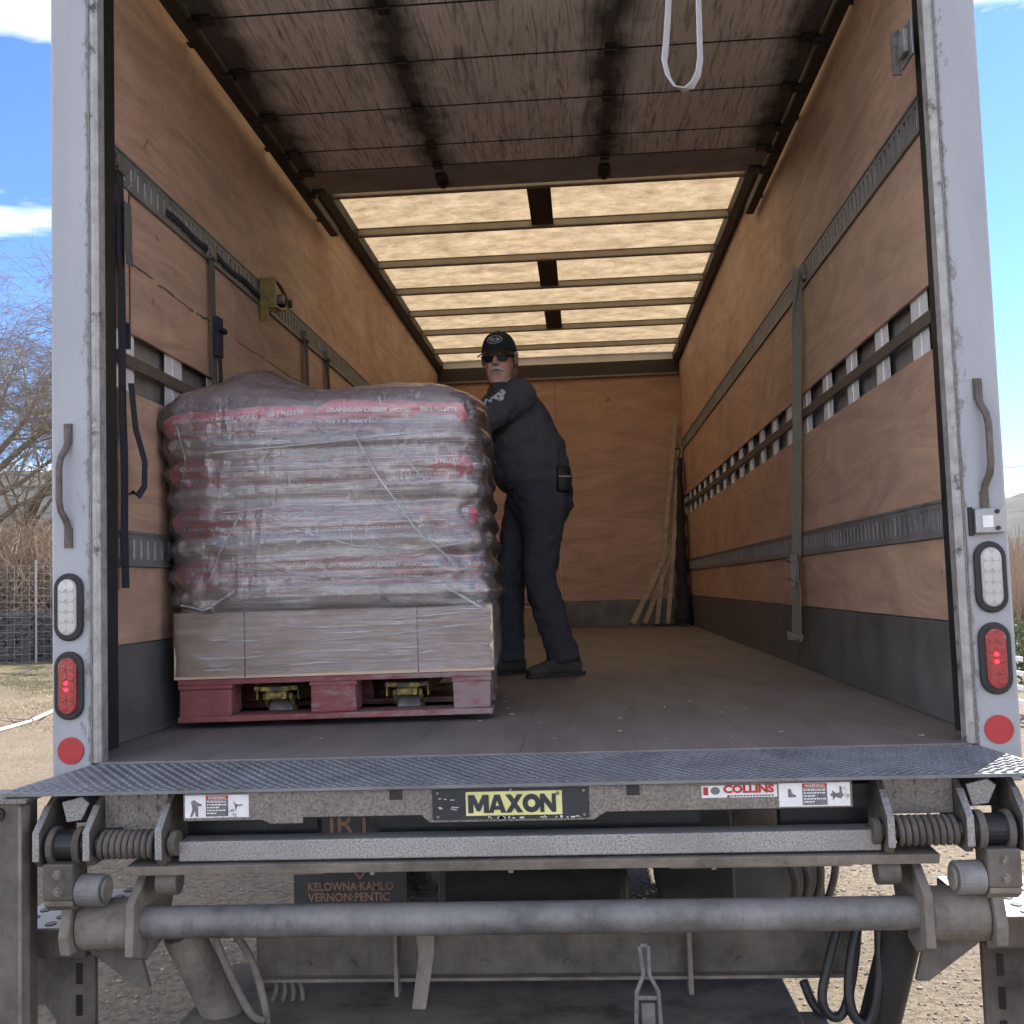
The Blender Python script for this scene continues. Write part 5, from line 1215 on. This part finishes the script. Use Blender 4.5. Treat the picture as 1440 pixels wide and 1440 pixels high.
# ================================================================== OUTDOORS
def P2(px, D, zoff=0.):
    """ground point under photo column px at ground distance D from the camera"""
    d = FW + RT*((px-720)/FPX); a = math.atan2(d.x, d.y); x, y = CAM.x+math.sin(a)*D, CAM.y+math.cos(a)*D
    return Vector((x, y, gh(x, y)+zoff))
rnd = random.Random(5)
def twig_tree(name, label, base, height, spread, seed, levels=6, mat='twig', droop=.0, trunk_r=.16, first=6, lean=(0, 0)):
    rr = random.Random(seed); root = thing(name, label, 'tree', tuple(base)); tk = MB(); tw = MB()
    def grow(p, d, ln, r, lv):
        n = 4 if lv < 3 else 3; pts = [p]; q = Vector(p); dd = Vector(d)
        for i in range(n):
            dd = (dd + Vector((rr.gauss(0, .16), rr.gauss(0, .16), rr.gauss(0, .10) + (.05 if lv < 3 else -droop)))).normalized(); q = q+dd*(ln/n); pts.append(Vector(q))
        rs = [r*(1-.45*i/n) for i in range(n+1)]
        (tk if lv < 2 else tw).tube(pts, rs, 7 if lv < 2 else (4 if lv < 4 else 3), False)
        if lv >= levels: return
        kids = first if lv == 0 else rr.choice((3, 4, 4, 5)) if lv < levels-1 else rr.choice((3, 4, 5))
        for k in range(kids):
            t = rr.uniform(.35, 1.0) if lv else rr.uniform(.55, 1.0); i = min(n-1, int(t*n)); b = pts[i].lerp(pts[i+1], t*n-i)
            ax = dd.orthogonal().normalized(); ax.rotate(Matrix.Rotation(rr.uniform(0, 2*PI), 3, dd)); nd = (dd*math.cos(.75) + ax*math.sin(rr.uniform(.45, 1.0))*spread + Vector((lean[0], lean[1], 0))*.12).normalized()
            grow(b, nd, ln*rr.uniform(.55, .78), max(.0035, rs[i]*rr.uniform(.42, .62)), lv+1)
    grow(Vector(base)-Zv*.1, Vector((0, 0, 1)), height*.34, trunk_r, 0)
    tk.build('trunk', 'bark', root, smooth=True); tw.build('crown', mat, root); return root
twig_tree('bare_willow', 'large bare grey willow with spreading branches behind the stone wall', P2(118, 24.5), 13.5, 1.1, 3, 6, 'twig', .05, .26, 9, (-2.2, .3))
twig_tree('bare_willow', 'third bare willow with drooping twigs close behind the wire fence', P2(-75, 26.5), 12.5, 1.1, 21, 6, 'twig', .07, .22, 8, (1.6, 0))
twig_tree('bare_willow', 'second bare willow with thin twigs beyond the wire fence', P2(-30, 31), 12.0, 1.0, 8, 6, 'twig', .05, .2, 6)
# brush thicket above the wall
br = MB()
for i in range(12000):
    px = rnd.uniform(-160, 150); D = rnd.uniform(26.5, 33); b = P2(px, D); h = rnd.uniform(.8, 3.6)*rnd.uniform(.6, 1); dx, dy = rnd.gauss(0, .9), rnd.gauss(0, .9); ex, ey = rnd.gauss(0, .5), rnd.gauss(0, .5)
    br.tube([b, b+Vector((dx*.35, dy*.35, h*.6)), b+Vector((dx*.8+ex, dy*.8+ey, h*.95)), b+Vector((dx*1.1+ex*2.2, dy*1.1+ey*2.2, h*rnd.uniform(.55, 1.05)))], [.013, .009, .006, .003], 3, False)
stuff(br.build('brush_thicket', 'brush'), 'dense brown leafless brush behind the stone wall', 'brush')
# dark dry-stone wall held by wire
wa = thing('stone_wall', 'low dark stone retaining wall held by wire mesh at the lawn edge', 'wall', tuple(P2(30, 24)))
core = MB(); vsw = []
pa, pb = P2(-170, 23.0), P2(130, 25.2); dv = (pb-pa).normalized(); nv_ = Vector((dv.y, -dv.x, 0)); ln = (pb-pa).length
for k in range(int(ln/.5)+1):
    p = pa+dv*(k*.5); g = gh(p.x, p.y)-.1
    vsw += [(p.x, p.y, g), (p.x, p.y, g+1.12), (p.x-nv_.x*.6, p.y-nv_.y*.6, g+1.12)]
core.add(vsw, [(3*i, 3*i+3, 3*i+4, 3*i+1) for i in range(len(vsw)//3-1)] + [(3*i+1, 3*i+4, 3*i+5, 3*i+2) for i in range(len(vsw)//3-1)]); core.build('wall_core', 'stone', wa)
sm = MB()
def rock(mb, c, r, rr):
    vs = []; 
    for (a, b, d) in ((1, 0, 0), (-1, 0, 0), (0, 1, 0), (0, -1, 0), (0, 0, 1), (0, 0, -1), (.62, .62, .5), (-.62, .62, .5), (.62, -.62, .5), (-.62, -.62, .5)):
        k = r*rr.uniform(.7, 1.15); vs.append((c.x+a*k*1.3, c.y+b*k, c.z+d*k*.8))
    me = bmesh.new(); bv = [me.verts.new(v) for v in vs]; hull = bmesh.ops.convex_hull(me, input=bv); me.verts.index_update()
    mb.add([v.co for v in me.verts], [[v.index for v in f.verts] for f in me.faces]); me.free()
for i in range(900):
    p = pa+dv*rnd.uniform(0, ln); z = rnd.uniform(.05, 1.05); g = gh(p.x, p.y)-.1
    rock(sm, Vector((p.x+nv_.x*.03, p.y+nv_.y*.03, g+z)), rnd.uniform(.06, .13), rnd)
stuff(sm.build('stones', 'stone', wa))
fe = thing('wire_fence', 'thin wire mesh fence standing in front of the brush', 'fence', tuple(P2(10, 23.6)))
fm = MB(); o_ = nv_*.14
for k in range(int(ln/.16)):
    p = pa+dv*(k*.16)+o_; g = gh(p.x, p.y); fm.beam((p.x, p.y, g), (p.x, p.y, g+2.0), .006, .006, (1, 0, 0))
for r in range(14):
    for k in range(int(ln/1.0)):
        p, q = pa+dv*k+o_, pa+dv*(k+1)+o_; fm.beam((p.x, p.y, gh(p.x, p.y)+.02+r*.15), (q.x, q.y, gh(q.x, q.y)+.02+r*.15), .006, .006)
fm.build('wire_mesh', 'wire', fe)
for k in range(0, int(ln), 3):
    p = pa+dv*k+o_*1.3; g = gh(p.x, p.y); MB().cyl((p.x, p.y, g-.1), (p.x, p.y, g+2.1), .025, 8).build('fence_post', 'wire', fe)
# kerb edge, grass and pebbles
def grass(n, d0, d1, mat, label, hmax):
    gr = MB()
    for i in range(n):
        px = rnd.uniform(-120, 110); D = rnd.uniform(d0, d1); b = P2(px, D)
        if fbm((b.x*.6, b.y*.6, 2), 3) < rnd.uniform(-.5, .35): continue
        h = rnd.uniform(.015, hmax); a = rnd.uniform(0, PI); w = .005
        t_ = Vector((rnd.gauss(0, .035), rnd.gauss(0, .035), h)); gr.add([b+Vector((math.cos(a)*w, math.sin(a)*w, 0)), b-Vector((math.cos(a)*w, math.sin(a)*w, 0)), b+t_], [(0, 1, 2)])
    stuff(gr.build('lawn_grass', mat), label, 'grass')
grass(9000, 18.5, 23.6, 'green', 'short green grass along the foot of the stone wall', .05)
grass(9000, 14.0, 21.0, 'straw', 'dry straw coloured grass on the slope below the green strip', .05)
pbm = MB()
for i in range(9000):
    if rnd.random() < .55: x, y = rnd.uniform(.2, 3.4), rnd.uniform(.2, 5)
    else: x, y = rnd.uniform(-3.2, .6), rnd.uniform(.2, 5.0)
    rock(pbm, Vector((x, y, gh(x, y)+.002)), rnd.uniform(.002, .007)*rnd.choice((1, 1, 1, 1.8)), rnd)
stuff(pbm.build('gravel', 'pebble'), 'loose pale gravel scattered under and around the truck', 'gravel')
q0, q1, q2 = at(-10, 1024, Z=GZ+.10), at(38, 1010, Z=GZ+.10), at(95, 990, Z=GZ+.10)
def drop(p): return Vector((p.x, p.y, gh(p.x, p.y)+.025))
rp = []
for a, b in ((q0, q1), (q1, q2)):
    for i in range(8): rp.append(drop(a.lerp(b, i/8)))
ro = MB().tube(rp, .022, 8).build('rope', 'rope', smooth=True); tag(ro, 'pale hose lying across the dirt left of the truck', 'hose')
sk = MB()
for i in range(7): a = q1+Vector((rnd.uniform(-.2, .2), rnd.uniform(-.2, .2), 0)); c = drop(a); sk.tube([c, c+Vector((rnd.uniform(-.4, .4), rnd.uniform(-.3, .3), .06))], [.01, .005], 4, False)
so_ = sk.build('fallen_branch', 'bark'); tag(so_, 'small fallen twig lying across the pale hose', 'branch')
# right side: rail fence, scrub, pole line
rfz = thing('rail_fence', 'low pale metal rail fence beside the yard right of the truck', 'fence', tuple(P2(1430, 13)))
ra, rb = P2(1404, 13.6), P2(1560, 11.5)
for k in range(4):
    MB().beam(ra+Zv*(.12+.16*k), rb+Zv*(.12+.16*k), .03, .05).build('rail', 'white_out', rfz, bevel=.004)
for t in (.22, .6, .98): p = ra.lerp(rb, t); MB().box((p.x-.03, p.y-.03+.05, p.z-.05), (p.x+.03, p.y+.03+.05, p.z+.72)).build('rail_post', 'black', rfz, bevel=.004)
sb = MB()
for i in range(5000):
    px = rnd.uniform(1385, 1520); D = rnd.uniform(24, 48); b = P2(px, D); h = rnd.uniform(.6, 2.6); dx, dy = rnd.gauss(0, .3), rnd.gauss(0, .3)
    sb.tube([b, b+Vector((dx*.4, dy*.4, h*.6)), b+Vector((dx, dy, h))], [.012, .008, .004], 3, False)
stuff(sb.build('orchard_brush', 'brush'), 'bare brown orchard growth beyond the rail fence', 'brush')
shb = thing('shrub', 'rounded olive green shrub behind the pale rail fence', 'shrub', tuple(P2(1436, 17)))
lf = MB(); sc0 = P2(1436, 17)
for i in range(2600):
    d_ = Vector((rnd.gauss(0, 1), rnd.gauss(0, 1), rnd.gauss(0, 1))).normalized()*rnd.uniform(.25, .62)*rnd.choice((1, 1, 1.12)); c = sc0+Vector((d_.x*1.2, d_.y, .45+d_.z*.8)); a = Vector((rnd.gauss(0, 1), rnd.gauss(0, 1), rnd.gauss(0, 1))).normalized()*.04; b = a.orthogonal().normalized()*.018
    lf.add([c-a, c+b, c+a, c-b], [(0, 1, 2, 3)])
lf.build('crown', 'shrub', shb); stm = MB()
for i in range(6): stm.tube([sc0-Zv*.05, sc0+Vector((rnd.gauss(0, .2), rnd.gauss(0, .2), .5))], [.02, .008], 5, False)
stm.build('trunk', 'bark', shb)
pw = MB().tube([P2(1300, 60)+Zv*7.4, P2(1430, 58)+Zv*6.6, P2(1600, 56)+Zv*7.2], .014, 5).build('power_line', 'black'); tag(pw, 'thin overhead cable crossing the sky right of the truck', 'cable')

ch = MB()
for i in range(70):
    x, y = rnd.uniform(-1.1, 1.15), rnd.uniform(.1, 3.4)**1.15; a = rnd.uniform(0, PI); l_ = rnd.uniform(.002, .008)
    d_ = Vector((math.cos(a)*l_, math.sin(a)*l_, 0)); ch.tube([Vector((x, y, .003))-d_, Vector((x, y, .0035))+d_], rnd.uniform(.001, .002), 5)
stuff(ch.build('floor_debris', 'pine'), 'spilled pellets and wood chips scattered on the cargo floor', 'debris')
